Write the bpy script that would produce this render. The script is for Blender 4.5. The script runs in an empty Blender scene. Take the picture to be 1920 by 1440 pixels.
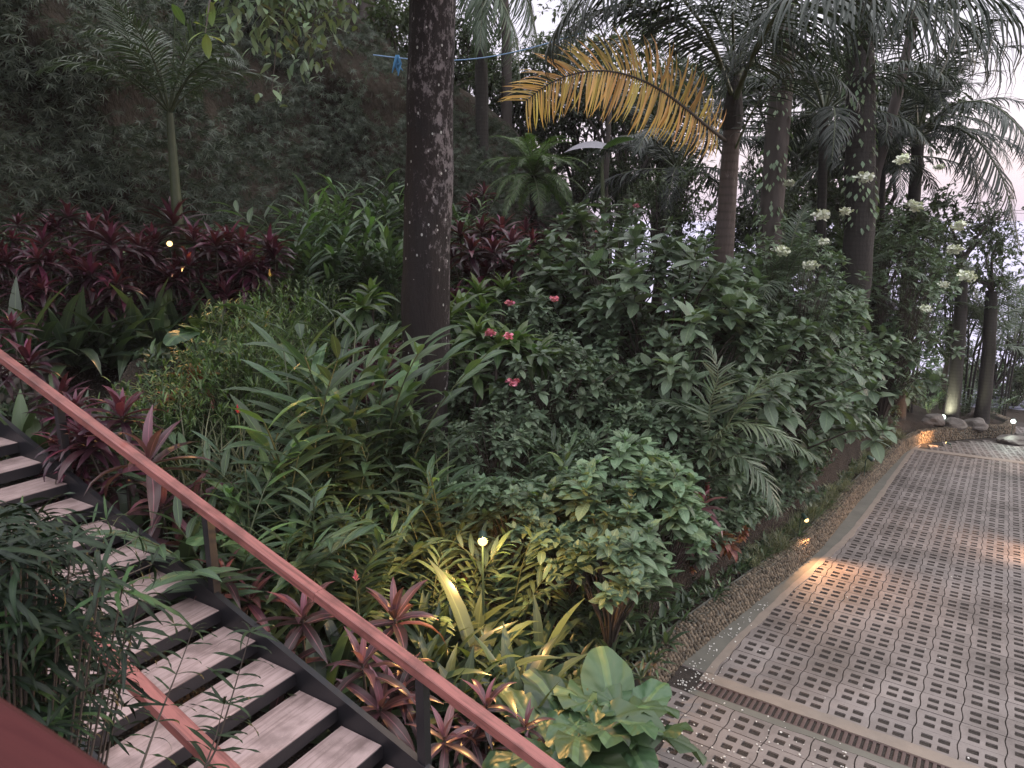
import bpy, bmesh, math, random
import numpy as np
from mathutils import Vector, noise
rnd = random.Random(7)
R = math.radians
SC = bpy.context.scene
COL = SC.collection

# ------------------------------------------------------------------ camera
F, PITCH = 1375.0, 0.2197
cd = bpy.data.cameras.new('camera'); cam = bpy.data.objects.new('camera', cd); COL.objects.link(cam)
cd.sensor_width = 36; cd.lens = 36 * F / 1920; cd.clip_start = 0.05; cd.clip_end = 60000
cam.location = (0, 0, 0); cam.rotation_euler = (math.pi / 2 - PITCH, 0, 0)
cd.dof.use_dof = True; cd.dof.focus_distance = 9.0; cd.dof.aperture_fstop = 9.0
SC.camera = cam

# ------------------------------------------------------------------ sky and light
SUN_EL, SUN_AZ = R(8), R(82)       # the glow of the set sun stands behind the trees on the right
w = bpy.data.worlds.new('World'); SC.world = w; w.use_nodes = True
nt = w.node_tree; nt.nodes.clear()
out = nt.nodes.new('ShaderNodeOutputWorld')
sky = nt.nodes.new('ShaderNodeTexSky'); sky.sky_type = 'NISHITA'; sky.sun_disc = False
sky.sun_elevation = SUN_EL; sky.sun_rotation = SUN_AZ; sky.dust_density = 3; sky.air_density = 1.2
b1 = nt.nodes.new('ShaderNodeBackground'); b1.inputs[1].default_value = 0.05
sky.ozone_density = 2.5
nt.links.new(sky.outputs[0], b1.inputs[0])
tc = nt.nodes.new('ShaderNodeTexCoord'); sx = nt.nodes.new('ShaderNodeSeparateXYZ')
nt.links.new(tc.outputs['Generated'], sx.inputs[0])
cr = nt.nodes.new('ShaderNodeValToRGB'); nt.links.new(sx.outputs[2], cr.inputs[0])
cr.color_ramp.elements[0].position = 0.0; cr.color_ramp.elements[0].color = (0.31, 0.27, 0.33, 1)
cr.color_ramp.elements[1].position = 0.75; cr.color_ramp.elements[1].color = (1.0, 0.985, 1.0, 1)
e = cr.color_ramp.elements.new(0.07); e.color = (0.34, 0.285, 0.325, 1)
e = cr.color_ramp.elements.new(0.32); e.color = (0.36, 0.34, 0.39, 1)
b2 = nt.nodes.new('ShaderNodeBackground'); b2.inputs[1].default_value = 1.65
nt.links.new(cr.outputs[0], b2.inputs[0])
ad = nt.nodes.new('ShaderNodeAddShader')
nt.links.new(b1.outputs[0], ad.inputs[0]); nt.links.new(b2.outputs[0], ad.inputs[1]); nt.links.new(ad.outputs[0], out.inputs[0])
sl = bpy.data.lights.new('sun', 'SUN'); sl.energy = 0.5; sl.angle = R(25); sl.color = (1, 0.88, 0.86)
so = bpy.data.objects.new('sun', sl); COL.objects.link(so)
so.rotation_euler = (math.pi / 2 - SUN_EL, 0, math.pi - SUN_AZ)
vs = SC.view_settings; vs.view_transform = 'Standard'; vs.look = 'None'; vs.exposure = 0.75; vs.gamma = 1; vs.use_curve_mapping = False
SC.cycles.max_bounces = 6; SC.cycles.diffuse_bounces = 3; SC.cycles.glossy_bounces = 2; SC.cycles.transmission_bounces = 3
SC.cycles.transparent_max_bounces = 4
SC.cycles.sample_clamp_indirect = 3.0

# ------------------------------------------------------------------ rays, road plane, ground height
cp, sp = math.cos(PITCH), math.sin(PITCH)
def ray(u, v):
    x, y = (u - 960) / F, (720 - v) / F
    return np.array([x, cp + y * sp, -sp + y * cp])
def at(u, v, D):
    "point seen at pixel (u, v) of the photograph, D metres away measured along the ground"
    d = ray(u, v); return d * (D / math.hypot(d[0], d[1]))
def px(P):
    x, y, z = P; fw = y * cp - z * sp; up = y * sp + z * cp
    if fw < 0.05: return (-9999, -9999)
    return 960 + x / fw * F, 720 - up / fw * F
RO = np.array([2.65, 7.2563, -5.1165]); TH = 0.5965
D1 = np.array([math.sin(TH), math.cos(TH)]); D2 = np.array([math.cos(TH), -math.sin(TH)])
def zroad(x, y): return RO[2] - 0.083 * ((x - RO[0]) * D1[0] + (y - RO[1]) * D1[1])
N = np.array([0.083 * D1[0], 0.083 * D1[1], 1.0])
def onroad(u, v, dz=0.0):
    d = ray(u, v); t = (N @ (RO + np.array([0, 0, dz]))) / (N @ d); return d * t
FOOT = [onroad(*p) for p in [(1180, 1620), (1185, 1440), (1228, 1315), (1280, 1247), (1370, 1172), (1467, 1093), (1540, 1032), (1607, 947), (1657, 893), (1697, 850), (1728, 832), (1764, 828), (1813, 824), (1854, 821), (1889, 821)]]
last = FOOT[-1]
for dx, dy in ((0.9, 0.9), (1.2, 2.6), (0.6, 4.5), (-1, 9)): FOOT.append(last + np.array([dx, dy, -0.083 * dy * .8]))
FOOT.insert(0, FOOT[0] + np.array([-0.8, -4.0, 0]))
FP = np.array([[p[0], p[1]] for p in FOOT])
def side(x, y):
    "signed distance to the foot of the garden wall: positive on the garden side"
    A = FP[:-1]; B = FP[1:]; ab = B - A; p = np.array([x, y])
    t = np.clip(((p - A) * ab).sum(1) / (ab * ab).sum(1), 0, 1)
    q = A + ab * t[:, None]; d = np.hypot(*(p - q).T); k = int(np.argmin(d))
    # vertex-safe sign: use the mean of neighbouring segments
    cr_ = ab[k][0] * (y - A[k][1]) - ab[k][1] * (x - A[k][0])
    if (t[k] > .999 or t[k] < .001):
        k2 = min(k + 1, len(A) - 1) if t[k] > .999 else max(k - 1, 0)
        n = (ab[k] / np.linalg.norm(ab[k]) + ab[k2] / np.linalg.norm(ab[k2]))
        cr_ = n[0] * (y - q[k][1]) - n[1] * (x - q[k][0])
    return d[k] if cr_ > 0 else -d[k]
ANC = []
def anc(u, v, D): ANC.append(at(u, v, D))
for a in [(905, 1150, 7.7), (1110, 1200, 7.9), (795, 800, 10), (1345, 830, 14), (1100, 800, 12), (600, 900, 9.3), (640, 1150, 7.2), (450, 760, 10.5),
          (240, 650, 11.2), (300, 540, 13.6), (100, 520, 13.4), (300, 455, 16.3), (40, 455, 15), (640, 490, 16.5), (900, 470, 18), (1050, 480, 21), (-300, 470, 14),
          (1250, 590, 20), (1450, 760, 18), (1600, 800, 18), (1180, 980, 9.5), (1000, 640, 14)]: anc(*a)
for p in FOOT[1:]: ANC.append(np.array([p[0], p[1], zroad(p[0], p[1]) + 0.36]))
for x, y, z in [(-6.2, 7.5, -2.9), (-4, 6.6, -3.5), (-1.8, 5.8, -4.3), (0.4, 4.6, -5.0), (-2.5, 3, -4.4), (-5, 3.5, -3.4), (-8, 4, -2.6), (0.5, 2, -5.2), (-3, 0, -4.6), (-9, 0, -3), (-9, 8.5, -2.2),
                (5, 32, -5.5), (14, 30, -8.5), (0, 32, -1.5), (22, 34, -11), (-16, 6, -2), (-6, 30, 0), (10, 42, -12), (25, 50, -18)]: ANC.append(np.array([x, y, z]))
def onz(u, v, z): d = ray(u, v); return d * (z / d[2])
for u, v in [(-60, 725), (80, 680), (200, 645), (320, 622), (390, 612)]:
    p = onz(u, v, -1.9); n = norm2 = p[:2] / np.hypot(*p[:2])
    ANC.append(np.array([p[0], p[1] - .45, -2.42])); ANC.append(np.array([p[0], p[1] + .7, -2.05])); ANC.append(np.array([p[0], p[1] + 1.5, -1.9]))
ANC = np.array(ANC)
def _k(r): return r
_d = np.hypot(ANC[:, None, 0] - ANC[None, :, 0], ANC[:, None, 1] - ANC[None, :, 1])
_n = len(ANC); _A = np.zeros((_n + 3, _n + 3)); _A[:_n, :_n] = _k(_d) - np.eye(_n) * 0.25
_A[:_n, _n] = 1; _A[:_n, _n + 1:] = ANC[:, :2]; _A[_n, :_n] = 1; _A[_n + 1:, :_n] = ANC[:, :2].T
_w = np.linalg.solve(_A, np.append(ANC[:, 2], [0, 0, 0]))
def garden(x, y):
    r = np.hypot(ANC[:, 0] - x, ANC[:, 1] - y)
    z = float(_k(r) @ _w[:_n] + _w[_n] + _w[_n + 1] * x + _w[_n + 2] * y)
    far = math.hypot(x, y)
    if far > 40: z -= (far - 40) * 0.35
    return max(z, -75.0)
def ground(x, y): return garden(x, y)

# ------------------------------------------------------------------ mesh tools
class MB:
    def __init__(s): s.v = []; s.f = []; s.uv = []; s.t = []; s.n = 0
    def add(s, V, Fc, UV=None, tone=0.0, M=None, T=None):
        V = np.asarray(V, float)
        if M is not None: V = V @ np.asarray(M).T
        if T is not None: V = V + np.asarray(T)
        s.v.append(V); s.f.append(np.asarray(Fc, int) + s.n)
        s.uv.append(np.zeros((len(V), 2)) if UV is None else UV)
        s.t.append(np.full(len(V), tone) if np.isscalar(tone) else np.asarray(tone)); s.n += len(V)
    def mesh(s, name, mat, smooth=True):
        V = np.concatenate(s.v); UV = np.concatenate(s.uv); T = np.concatenate(s.t)
        loops = np.concatenate([f.ravel() for f in s.f]); sizes = np.concatenate([np.full(len(f), f.shape[1]) for f in s.f])
        me = bpy.data.meshes.new(name); me.vertices.add(len(V)); me.vertices.foreach_set('co', V.astype(np.float32).ravel())
        me.loops.add(len(loops)); me.loops.foreach_set('vertex_index', loops.astype(np.int32))
        me.polygons.add(len(sizes)); st = np.concatenate([[0], np.cumsum(sizes)[:-1]])
        me.polygons.foreach_set('loop_start', st.astype(np.int32)); me.polygons.foreach_set('loop_total', sizes.astype(np.int32))
        uvl = me.uv_layers.new(name='UVMap'); uvl.data.foreach_set('uv', UV[loops].astype(np.float32).ravel())
        at_ = me.attributes.new('tone', 'FLOAT', 'POINT'); at_.data.foreach_set('value', T.astype(np.float32))
        me.polygons.foreach_set('use_smooth', np.full(len(sizes), smooth))
        me.update(calc_edges=True); me.validate(); me.materials.append(mat); return me
def link(name, me, parent=None, loc=None, rotz=None):
    o = bpy.data.objects.new(name, me); COL.objects.link(o)
    if parent is not None: o.parent = parent
    if loc is not None: o.location = [float(c) for c in loc]
    if rotz is not None: o.rotation_euler = (0, 0, rotz)
    return o
def tag(o, label=None, cat=None, group=None, kind=None):
    if label: o['label'] = label
    if cat: o['category'] = cat
    if group: o['group'] = group
    if kind: o['kind'] = kind
    return o
def thing(name, label, cat, loc=(0, 0, 0), rotz=0, group=None, s=1.0):
    o = bpy.data.objects.new(name, None); COL.objects.link(o); o.empty_display_size = .1
    o.location = [float(c) for c in loc]; o.rotation_euler = (0, 0, rotz); o.scale = (s, s, s)
    return tag(o, label, cat, group)
def copy_tree(o, parent=None):
    c = o.copy(); COL.objects.link(c); c.parent = parent
    for ch in list(o.children): copy_tree(ch, c)
    return c
def norm(a):
    a = np.asarray(a, float); return a / (np.linalg.norm(a) + 1e-12)
def frame(d, up=(0, 0, 1), roll=0.0):
    y = norm(d); x = np.cross(y, up)
    if np.linalg.norm(x) < 1e-3: x = np.array([1.0, 0, 0])
    x = norm(x); z = np.cross(x, y)
    if roll: c, s_ = math.cos(roll), math.sin(roll); x, z = c * x + s_ * z, -s_ * x + c * z
    return np.stack([x, y, z], 1)
def sph(az, el): return np.array([math.cos(el) * math.cos(az), math.cos(el) * math.sin(az), math.sin(el)])
def box_vf(x0, x1, y0, y1, z0, z1):
    V = [(x, y, z) for z in (z0, z1) for y in (y0, y1) for x in (x0, x1)]
    Fc = [(0, 2, 3, 1), (4, 5, 7, 6), (0, 1, 5, 4), (2, 6, 7, 3), (0, 4, 6, 2), (1, 3, 7, 5)]
    return np.array(V, float), np.array(Fc)
def tube(mb, pts, rads, n=7, tone=0.0, uvs=1.0, cap=True):
    P = np.asarray(pts, float); K = len(P); rads = np.full(K, rads) if np.isscalar(rads) else np.asarray(rads)
    tan = np.gradient(P, axis=0); V = []; UV = []; ref = np.array([0.31, 0.17, 0.93]); L = 0
    x = None
    for k in range(K):
        y = norm(tan[k])
        x = norm(np.cross(y, ref)) if x is None else norm(x - y * (x @ y))
        z = np.cross(x, y)
        if k: L += np.linalg.norm(P[k] - P[k - 1])
        for j in range(n):
            a = 2 * math.pi * j / n; V.append(P[k] + rads[k] * (math.cos(a) * x + math.sin(a) * z)); UV.append((j / n, L * uvs))
    Fc = [(k * n + j, k * n + (j + 1) % n, (k + 1) * n + (j + 1) % n, (k + 1) * n + j) for k in range(K - 1) for j in range(n)]
    mb.add(V, Fc, np.array(UV), tone)
    if cap:
        c = len(V) - n; ctr = [tuple(P[-1] + norm(tan[-1]) * rads[-1] * .3)]
        mb.add(V[c:] + [np.array(ctr[0])], [(j, (j + 1) % n, n) for j in range(n)], None, tone)
def beam(mb, a, b, w_, h_, up=(0, 0, 1), bev=0.0, tone=0.0):
    "box from a to b, width w_, height h_ hanging down from the top line; softened edges"
    a, b = np.asarray(a, float), np.asarray(b, float); L = np.linalg.norm(b - a); M = frame(b - a, up)
    if bev:
        q = [(-w_ / 2 + bev, 0), (w_ / 2 - bev, 0), (w_ / 2, -bev), (w_ / 2, -h_ + bev), (w_ / 2 - bev, -h_), (-w_ / 2 + bev, -h_), (-w_ / 2, -h_ + bev), (-w_ / 2, -bev)]
    else: q = [(-w_ / 2, 0), (w_ / 2, 0), (w_ / 2, -h_), (-w_ / 2, -h_)]
    n = len(q); V = [(x, y, z) for y in (0, L) for x, z in q]
    Fc = [(j, n + j, n + (j + 1) % n, (j + 1) % n) for j in range(n)]
    UV = np.array([(x + z, y) for x, y, z in V])
    mb.add(V, Fc, UV, tone, M, a)
    mb.add(V, [tuple(range(n))], UV, tone, M, a); mb.add(V, [tuple(range(2 * n - 1, n - 1, -1))], UV, tone, M, a)

# leaf templates: along +Y, face up +Z
def leaf(L, W, seg=5, droop=0.3, fold=0.25, peak=0.4, wave=0.0, nw=6, base=0.0, tip=1.0, twist=0.0):
    V = []; UV = []; ang = 0.0; y = z = 0.0; st = L / seg
    for k in range(seg + 1):
        t = k / seg
        if t <= peak: wd = base + (1 - base) * math.sin(t / peak * math.pi / 2) ** 0.8
        else: wd = max(0.0, math.cos((t - peak) / (1 - peak) * math.pi / 2)) ** tip
        wd = max(wd, 0.03) * W / 2
        wv = wave * W * math.sin(nw * 2 * math.pi * t)
        n_ = np.array([0, math.sin(ang), math.cos(ang)])
        c = np.array([0, y, z]); cf, sf = math.cos(fold), math.sin(fold)
        tw = twist * t
        ex = np.array([math.cos(tw), 0, 0]) + n_ * math.sin(tw)
        V += [c - ex * wd * cf + n_ * (wd * sf + wv), c, c + ex * wd * cf + n_ * (wd * sf - wv)]
        UV += [(0, t), (.5, t), (1, t)]
        y += st * math.cos(ang); z -= st * math.sin(ang); ang += droop / seg * (0.5 + t * 1.0)
    Fc = [(3 * k + a, 3 * k + a + 1, 3 * k + a + 4, 3 * k + a + 3) for k in range(seg) for a in (0, 1)]
    return np.array(V), np.array(Fc), np.array(UV)

# ------------------------------------------------------------------ materials
def newmat(name):
    m = bpy.data.materials.new(name); m.use_nodes = True; t = m.node_tree; t.nodes.clear()
    o = t.nodes.new('ShaderNodeOutputMaterial'); p = t.nodes.new('ShaderNodeBsdfPrincipled'); t.links.new(p.outputs[0], o.inputs[0])
    return m, t, p, o
def mixc(t, a, b, fac, mode='MIX'):
    n = t.nodes.new('ShaderNodeMix'); n.data_type = 'RGBA'; n.blend_type = mode
    for i, v in ((0, fac), (6, a), (7, b)):
        if isinstance(v, (tuple, list)): n.inputs[i].default_value = (*v[:3], 1)
        elif isinstance(v, (int, float)): n.inputs[i].default_value = v
        else: t.links.new(v, n.inputs[i])
    return n.outputs[2]
def mth(t, op, a, b=None, c=None):
    n = t.nodes.new('ShaderNodeMath'); n.operation = op
    for i, v in enumerate((a, b, c)):
        if v is None: continue
        if isinstance(v, (int, float)): n.inputs[i].default_value = v
        else: t.links.new(v, n.inputs[i])
    return n.outputs[0]
def tex(t, kind, vec, **kw):
    n = t.nodes.new(kind)
    for k, v in kw.items():
        if k in n.inputs: n.inputs[k].default_value = v
        else: setattr(n, k, v)
    if vec is not None: t.links.new(vec, n.inputs['Vector'])
    return n
def ramp(t, fac, *st):
    n = t.nodes.new('ShaderNodeValToRGB'); t.links.new(fac, n.inputs[0]); e = n.color_ramp.elements
    while len(e) < len(st): e.new(.5)
    for i, (p, c) in enumerate(st): e[i].position = p; e[i].color = (*c, 1) if len(c) == 3 else c
    return n.outputs[0]
def coords(t, which='Object', scale=(1, 1, 1)):
    c = t.nodes.new('ShaderNodeTexCoord'); m = t.nodes.new('ShaderNodeMapping'); m.inputs['Scale'].default_value = scale
    t.links.new(c.outputs[which], m.inputs[0]); return m.outputs[0]
def bump(t, p, h, s=.4, d=.01):
    b = t.nodes.new('ShaderNodeBump'); b.inputs['Strength'].default_value = s; b.inputs['Distance'].default_value = d
    t.links.new(h, b.inputs['Height']); t.links.new(b.outputs[0], p.inputs['Normal'])
def leafmat(name, dark, light, rough=.42, trans=.25, rib=.35, veins=14.0, spec=.5, var=.55):
    m, t, p, o = newmat(name)
    a = t.nodes.new('ShaderNodeAttribute'); a.attribute_name = 'tone'
    g = t.nodes.new('ShaderNodeNewGeometry'); oi = t.nodes.new('ShaderNodeObjectInfo')
    gz = lambda c_: tuple(x * .86 + .14 * sum(c_) / 3 for x in c_) if var > .3 and name.find('cordyline') < 0 and name.find('dry') < 0 else c_
    dark, light = gz(dark), gz(light)
    c = mixc(t, dark, light, a.outputs['Fac'])
    ri = g.outputs['Random Per Island']
    k = mth(t, 'ADD', mth(t, 'MULTIPLY', ri, var * 1.3), 1 - var * .6)
    k = mth(t, 'MULTIPLY', k, mth(t, 'ADD', mth(t, 'MULTIPLY', oi.outputs['Random'], .5), .75))
    c = mixc(t, c, k, 1.0, 'MULTIPLY')
    hs = t.nodes.new('ShaderNodeHueSaturation'); t.links.new(c, hs.inputs['Color'])
    t.links.new(mth(t, 'ADD', mth(t, 'MULTIPLY', mth(t, 'FRACT', mth(t, 'MULTIPLY', ri, 7.31)), .05), .475), hs.inputs['Hue'])
    c = hs.outputs[0]
    uv = t.nodes.new('ShaderNodeUVMap'); s = t.nodes.new('ShaderNodeSeparateXYZ'); t.links.new(uv.outputs[0], s.inputs[0])
    dx = mth(t, 'ABSOLUTE', mth(t, 'SUBTRACT', s.outputs[0], .5))
    rb = mth(t, 'LESS_THAN', dx, .045)
    c = mixc(t, c, mixc(t, c, (light[0] * 1.8 + .02, light[1] * 1.8 + .02, light[2] * 1.8 + .02), .6), mth(t, 'MULTIPLY', rb, rib))
    if veins:
        wv = mth(t, 'SINE', mth(t, 'MULTIPLY', mth(t, 'SUBTRACT', s.outputs[1], mth(t, 'MULTIPLY', dx, .45)), veins * 6.28))
        bump(t, p, wv, .35, .004)
    t.links.new(c, p.inputs['Base Color']); p.inputs['Roughness'].default_value = rough; p.inputs['Specular IOR Level'].default_value = spec
    if trans:
        tr = t.nodes.new('ShaderNodeBsdfTranslucent'); t.links.new(mixc(t, c, (1.0, 1.15, .45), 1.0, 'MULTIPLY'), tr.inputs[0])
        mx = t.nodes.new('ShaderNodeMixShader'); mx.inputs[0].default_value = trans
        t.links.new(p.outputs[0], mx.inputs[1]); t.links.new(tr.outputs[0], mx.inputs[2]); t.links.new(mx.outputs[0], o.inputs[0])
    return m
def simple(name, col, rough=.6, var=.3, sc=8.0, metal=0.0, bmp=.3, stretch=(1, 1, 1), dist=.01):
    m, t, p, o = newmat(name); v = coords(t, 'Object', stretch)
    n = tex(t, 'ShaderNodeTexNoise', v, Scale=sc, Detail=5.0, Roughness=.6)
    c = mixc(t, tuple(x * (1 - var) for x in col), tuple(x * (1 + var) for x in col), n.outputs[0])
    t.links.new(c, p.inputs['Base Color']); p.inputs['Roughness'].default_value = rough; p.inputs['Metallic'].default_value = metal
    if bmp: bump(t, p, n.outputs[0], bmp, dist)
    return m
def emit(name, col, s):
    m = bpy.data.materials.new(name); m.use_nodes = True; t = m.node_tree; t.nodes.clear()
    o = t.nodes.new('ShaderNodeOutputMaterial'); e_ = t.nodes.new('ShaderNodeEmission'); e_.inputs[0].default_value = (*col, 1); e_.inputs[1].default_value = s
    t.links.new(e_.outputs[0], o.inputs[0]); return m
G = {}
G['green'] = leafmat('broad leaf green', (.028, .058, .030), (.10, .17, .045), .36)
G['ginger'] = leafmat('ginger leaf', (.060, .100, .060), (.13, .22, .065), .30, .28, .5, 22)
G['shrub'] = leafmat('shrub leaf', (.098, .145, .090), (.16, .24, .11), .45, .22, .4, 9)
G['pale'] = leafmat('pale shrub leaf', (.115, .185, .105), (.19, .29, .135), .45, .25, .5, 8)
G['maroon'] = leafmat('maroon cordyline leaf', (.030, .013, .019), (.155, .034, .068), .34, .3, .25, 0)
G['pinkish'] = leafmat('pink striped cordyline leaf', (.050, .030, .032), (.30, .11, .14), .34, .3, .5, 0)
G['vine'] = leafmat('vine leaf', (.045, .066, .044), (.085, .115, .072), .6, .15, .2, 0)
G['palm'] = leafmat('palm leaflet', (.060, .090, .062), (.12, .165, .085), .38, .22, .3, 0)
G['palmdark'] = leafmat('silhouette palm leaflet', (.020, .030, .026), (.042, .056, .04), .42, .18, .3, 0)  # backlit silhouette look put into the colour, a darkened palm leaflet
G['dry'] = leafmat('dry palm leaflet', (.52, .27, .06), (.70, .50, .22), .6, .35, .2, 0)
G['bright'] = leafmat('bright fine leaf', (.055, .10, .035), (.13, .20, .055), .45, .35, .3, 0)
G['strap'] = leafmat('strap leaf', (.038, .062, .036), (.085, .13, .05), .33, .25, .45, 0)
G['ear'] = leafmat('elephant ear leaf', (.038, .075, .034), (.085, .15, .05), .42, .25, .6, 7)
G['grass'] = leafmat('border grass blade', (.07, .09, .04), (.20, .20, .10), .5, .25, .2, 0)
G['aralia'] = leafmat('narrow wavy leaflet', (.007, .014, .009), (.034, .070, .017), .5, .12, .3, 0, .25)
G['tree'] = leafmat('tree leaf', (.040, .058, .034), (.080, .110, .050), .5, .28, .3, 0)
G['croton'] = leafmat('croton leaf', (.20, .05, .03), (.34, .15, .03), .35, .2, .4, 10)
G['cover'] = leafmat('ground cover leaf', (.040, .070, .040), (.10, .15, .06), .42, .2, .3, 0)
G['purple'] = leafmat('purple ground cover leaf', (.06, .015, .03), (.13, .04, .06), .45, .2, .3, 0)
G['litter'] = leafmat('fallen leaf', (.06, .035, .022), (.20, .13, .08), .7, 0, .2, 0)
G['pinkflower'] = leafmat('pink bract', (.72, .12, .20), (.85, .26, .32), .5, .08, .1, 0)
G['whiteflower'] = leafmat('white bract', (.50, .52, .42), (.72, .74, .66), .5, .12, .1, 0, .5, .2)
G['redflower'] = leafmat('red ginger bract', (.45, .01, .03), (.7, .03, .06), .4, .1, .1, 0)
M_stem = simple('green stem', (.06, .075, .035), .5, .3, 10)
M_twig = simple('brown twig', (.055, .042, .034), .7, .3, 12)
M_redstem = simple('red stem', (.16, .03, .025), .45, .3, 10)
M_bark = simple('dark bark', (.055, .044, .040), .85, .5, 6, 0, .8, (1, 1, .35), .03)
M_dark = simple('black painted steel', (.012, .0115, .015), .42, .15, 30, .1, .1)
M_conc = simple('concrete edging', (.19, .155, .13), .8, .25, 6, 0, .4)
M_gutter = simple('mossy gutter concrete', (.105, .10, .085), .8, .4, 3, 0, .4)

def mat_soil():
    m, t, p, o = newmat('garden soil'); v = coords(t, 'Object')
    n = tex(t, 'ShaderNodeTexNoise', v, Scale=3.0, Detail=8.0, Roughness=.7); n2 = tex(t, 'ShaderNodeTexVoronoi', v, Scale=26.0)
    c = ramp(t, n.outputs[0], (.3, (.020, .0155, .012)), (.55, (.038, .029, .023)), (.8, (.07, .054, .043)))
    c = mixc(t, c, (.12, .085, .065), mth(t, 'MULTIPLY', mth(t, 'LESS_THAN', n2.outputs['Distance'], .25), .5))
    t.links.new(c, p.inputs['Base Color']); p.inputs['Roughness'].default_value = .95; p.inputs['Specular IOR Level'].default_value = .2
    bump(t, p, mth(t, 'SUBTRACT', n.outputs[0], n2.outputs['Distance']), .8, .05); return m
def mat_bank():
    m, t, p, o = newmat('earth bank'); v = coords(t, 'Object', (1, 1, .5))
    n = tex(t, 'ShaderNodeTexNoise', v, Scale=.9, Detail=8.0, Roughness=.65); n2 = tex(t, 'ShaderNodeTexNoise', v, Scale=9.0, Detail=6.0)
    c = ramp(t, n.outputs[0], (.35, (.026, .020, .017)), (.6, (.062, .047, .039)), (.8, (.11, .085, .07)))
    c = mixc(t, c, (.018, .022, .014), mth(t, 'MULTIPLY', n2.outputs[0], .7))
    t.links.new(c, p.inputs['Base Color']); p.inputs['Roughness'].default_value = .95; p.inputs['Specular IOR Level'].default_value = .1
    bump(t, p, n2.outputs[0], .9, .12); return m
def mat_paver():
    m, t, p, o = newmat('concrete paver'); v = coords(t, 'Object')
    a = t.nodes.new('ShaderNodeAttribute'); a.attribute_name = 'tone'
    n = tex(t, 'ShaderNodeTexNoise', v, Scale=60.0, Detail=4.0, Roughness=.7); n2 = tex(t, 'ShaderNodeTexNoise', v, Scale=.9, Detail=6.0, Roughness=.7)
    n3 = tex(t, 'ShaderNodeTexNoise', v, Scale=5.0, Detail=6.0, Roughness=.7)
    c = ramp(t, n2.outputs[0], (.32, (.095, .080, .074)), (.5, (.162, .138, .130)), (.7, (.205, .178, .170)))
    c = mixc(t, c, mth(t, 'ADD', mth(t, 'MULTIPLY', a.outputs['Fac'], .30), .84), 1.0, 'MULTIPLY')
    c = mixc(t, c, (.10, .08, .07), mth(t, 'MULTIPLY', mth(t, 'GREATER_THAN', n3.outputs[0], .64), .45))
    c = mixc(t, c, (.42, .39, .37), mth(t, 'MULTIPLY', mth(t, 'GREATER_THAN', n3.outputs[0], .705), .6))
    c = mixc(t, c, mth(t, 'ADD', mth(t, 'MULTIPLY', n.outputs[0], .5), .75), 1.0, 'MULTIPLY')
    t.links.new(c, p.inputs['Base Color']); p.inputs['Roughness'].default_value = .72; p.inputs['Specular IOR Level'].default_value = .35
    bump(t, p, mth(t, 'ADD', n.outputs[0], mth(t, 'MULTIPLY', n3.outputs[0], .8)), .5, .004); return m
def mat_joint():
    m, t, p, o = newmat('soil in paver holes'); v = coords(t, 'Object')
    n = tex(t, 'ShaderNodeTexNoise', v, Scale=9.0, Detail=6.0, Roughness=.8); n2 = tex(t, 'ShaderNodeTexVoronoi', v, Scale=70.0)
    c = ramp(t, n.outputs[0], (.3, (.014, .010, .008)), (.7, (.036, .026, .021)))
    c = mixc(t, c, (.16, .13, .10), mth(t, 'MULTIPLY', mth(t, 'LESS_THAN', n2.outputs['Distance'], .22), .4))
    t.links.new(c, p.inputs['Base Color']); p.inputs['Roughness'].default_value = .95; bump(t, p, n2.outputs['Distance'], .8, .01); return m
def mat_wood(name, c1, c2, rough=.5):
    m, t, p, o = newmat(name)
    uv = t.nodes.new('ShaderNodeUVMap'); mp = t.nodes.new('ShaderNodeMapping'); mp.inputs['Scale'].default_value = (30, 1.6, 1); t.links.new(uv.outputs[0], mp.inputs[0])
    oi = t.nodes.new('ShaderNodeObjectInfo'); cb = t.nodes.new('ShaderNodeCombineXYZ'); t.links.new(mth(t, 'MULTIPLY', oi.outputs['Random'], 40), cb.inputs[1])
    t.links.new(cb.outputs[0], mp.inputs['Location'])
    n = tex(t, 'ShaderNodeTexNoise', mp.outputs[0], Scale=1.0, Detail=7.0, Roughness=.62, Distortion=.7)
    n2 = tex(t, 'ShaderNodeTexNoise', coords(t, 'Object'), Scale=4.0, Detail=4.0)
    n3 = tex(t, 'ShaderNodeTexNoise', coords(t, 'Object'), Scale=45.0, Detail=3.0)
    c = ramp(t, n.outputs[0], (.3, c1), (.5, c2), (.62, tuple(min(1, x * 1.14) for x in c2)), (.75, c1))
    c = mixc(t, c, tuple(x * .68 for x in c1), mth(t, 'MINIMUM', mth(t, 'MULTIPLY', mth(t, 'MAXIMUM', mth(t, 'SUBTRACT', n2.outputs[0], .48), 0), 3.5), .7))
    c = mixc(t, c, tuple(min(1, x * 1.3) for x in c2), mth(t, 'MULTIPLY', mth(t, 'GREATER_THAN', n3.outputs[0], .66), .25))
    t.links.new(c, p.inputs['Base Color']); t.links.new(mth(t, 'ADD', mth(t, 'MULTIPLY', n.outputs[0], .3), rough - .12), p.inputs['Roughness'])
    bump(t, p, n.outputs[0], .3, .003); return m
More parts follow.
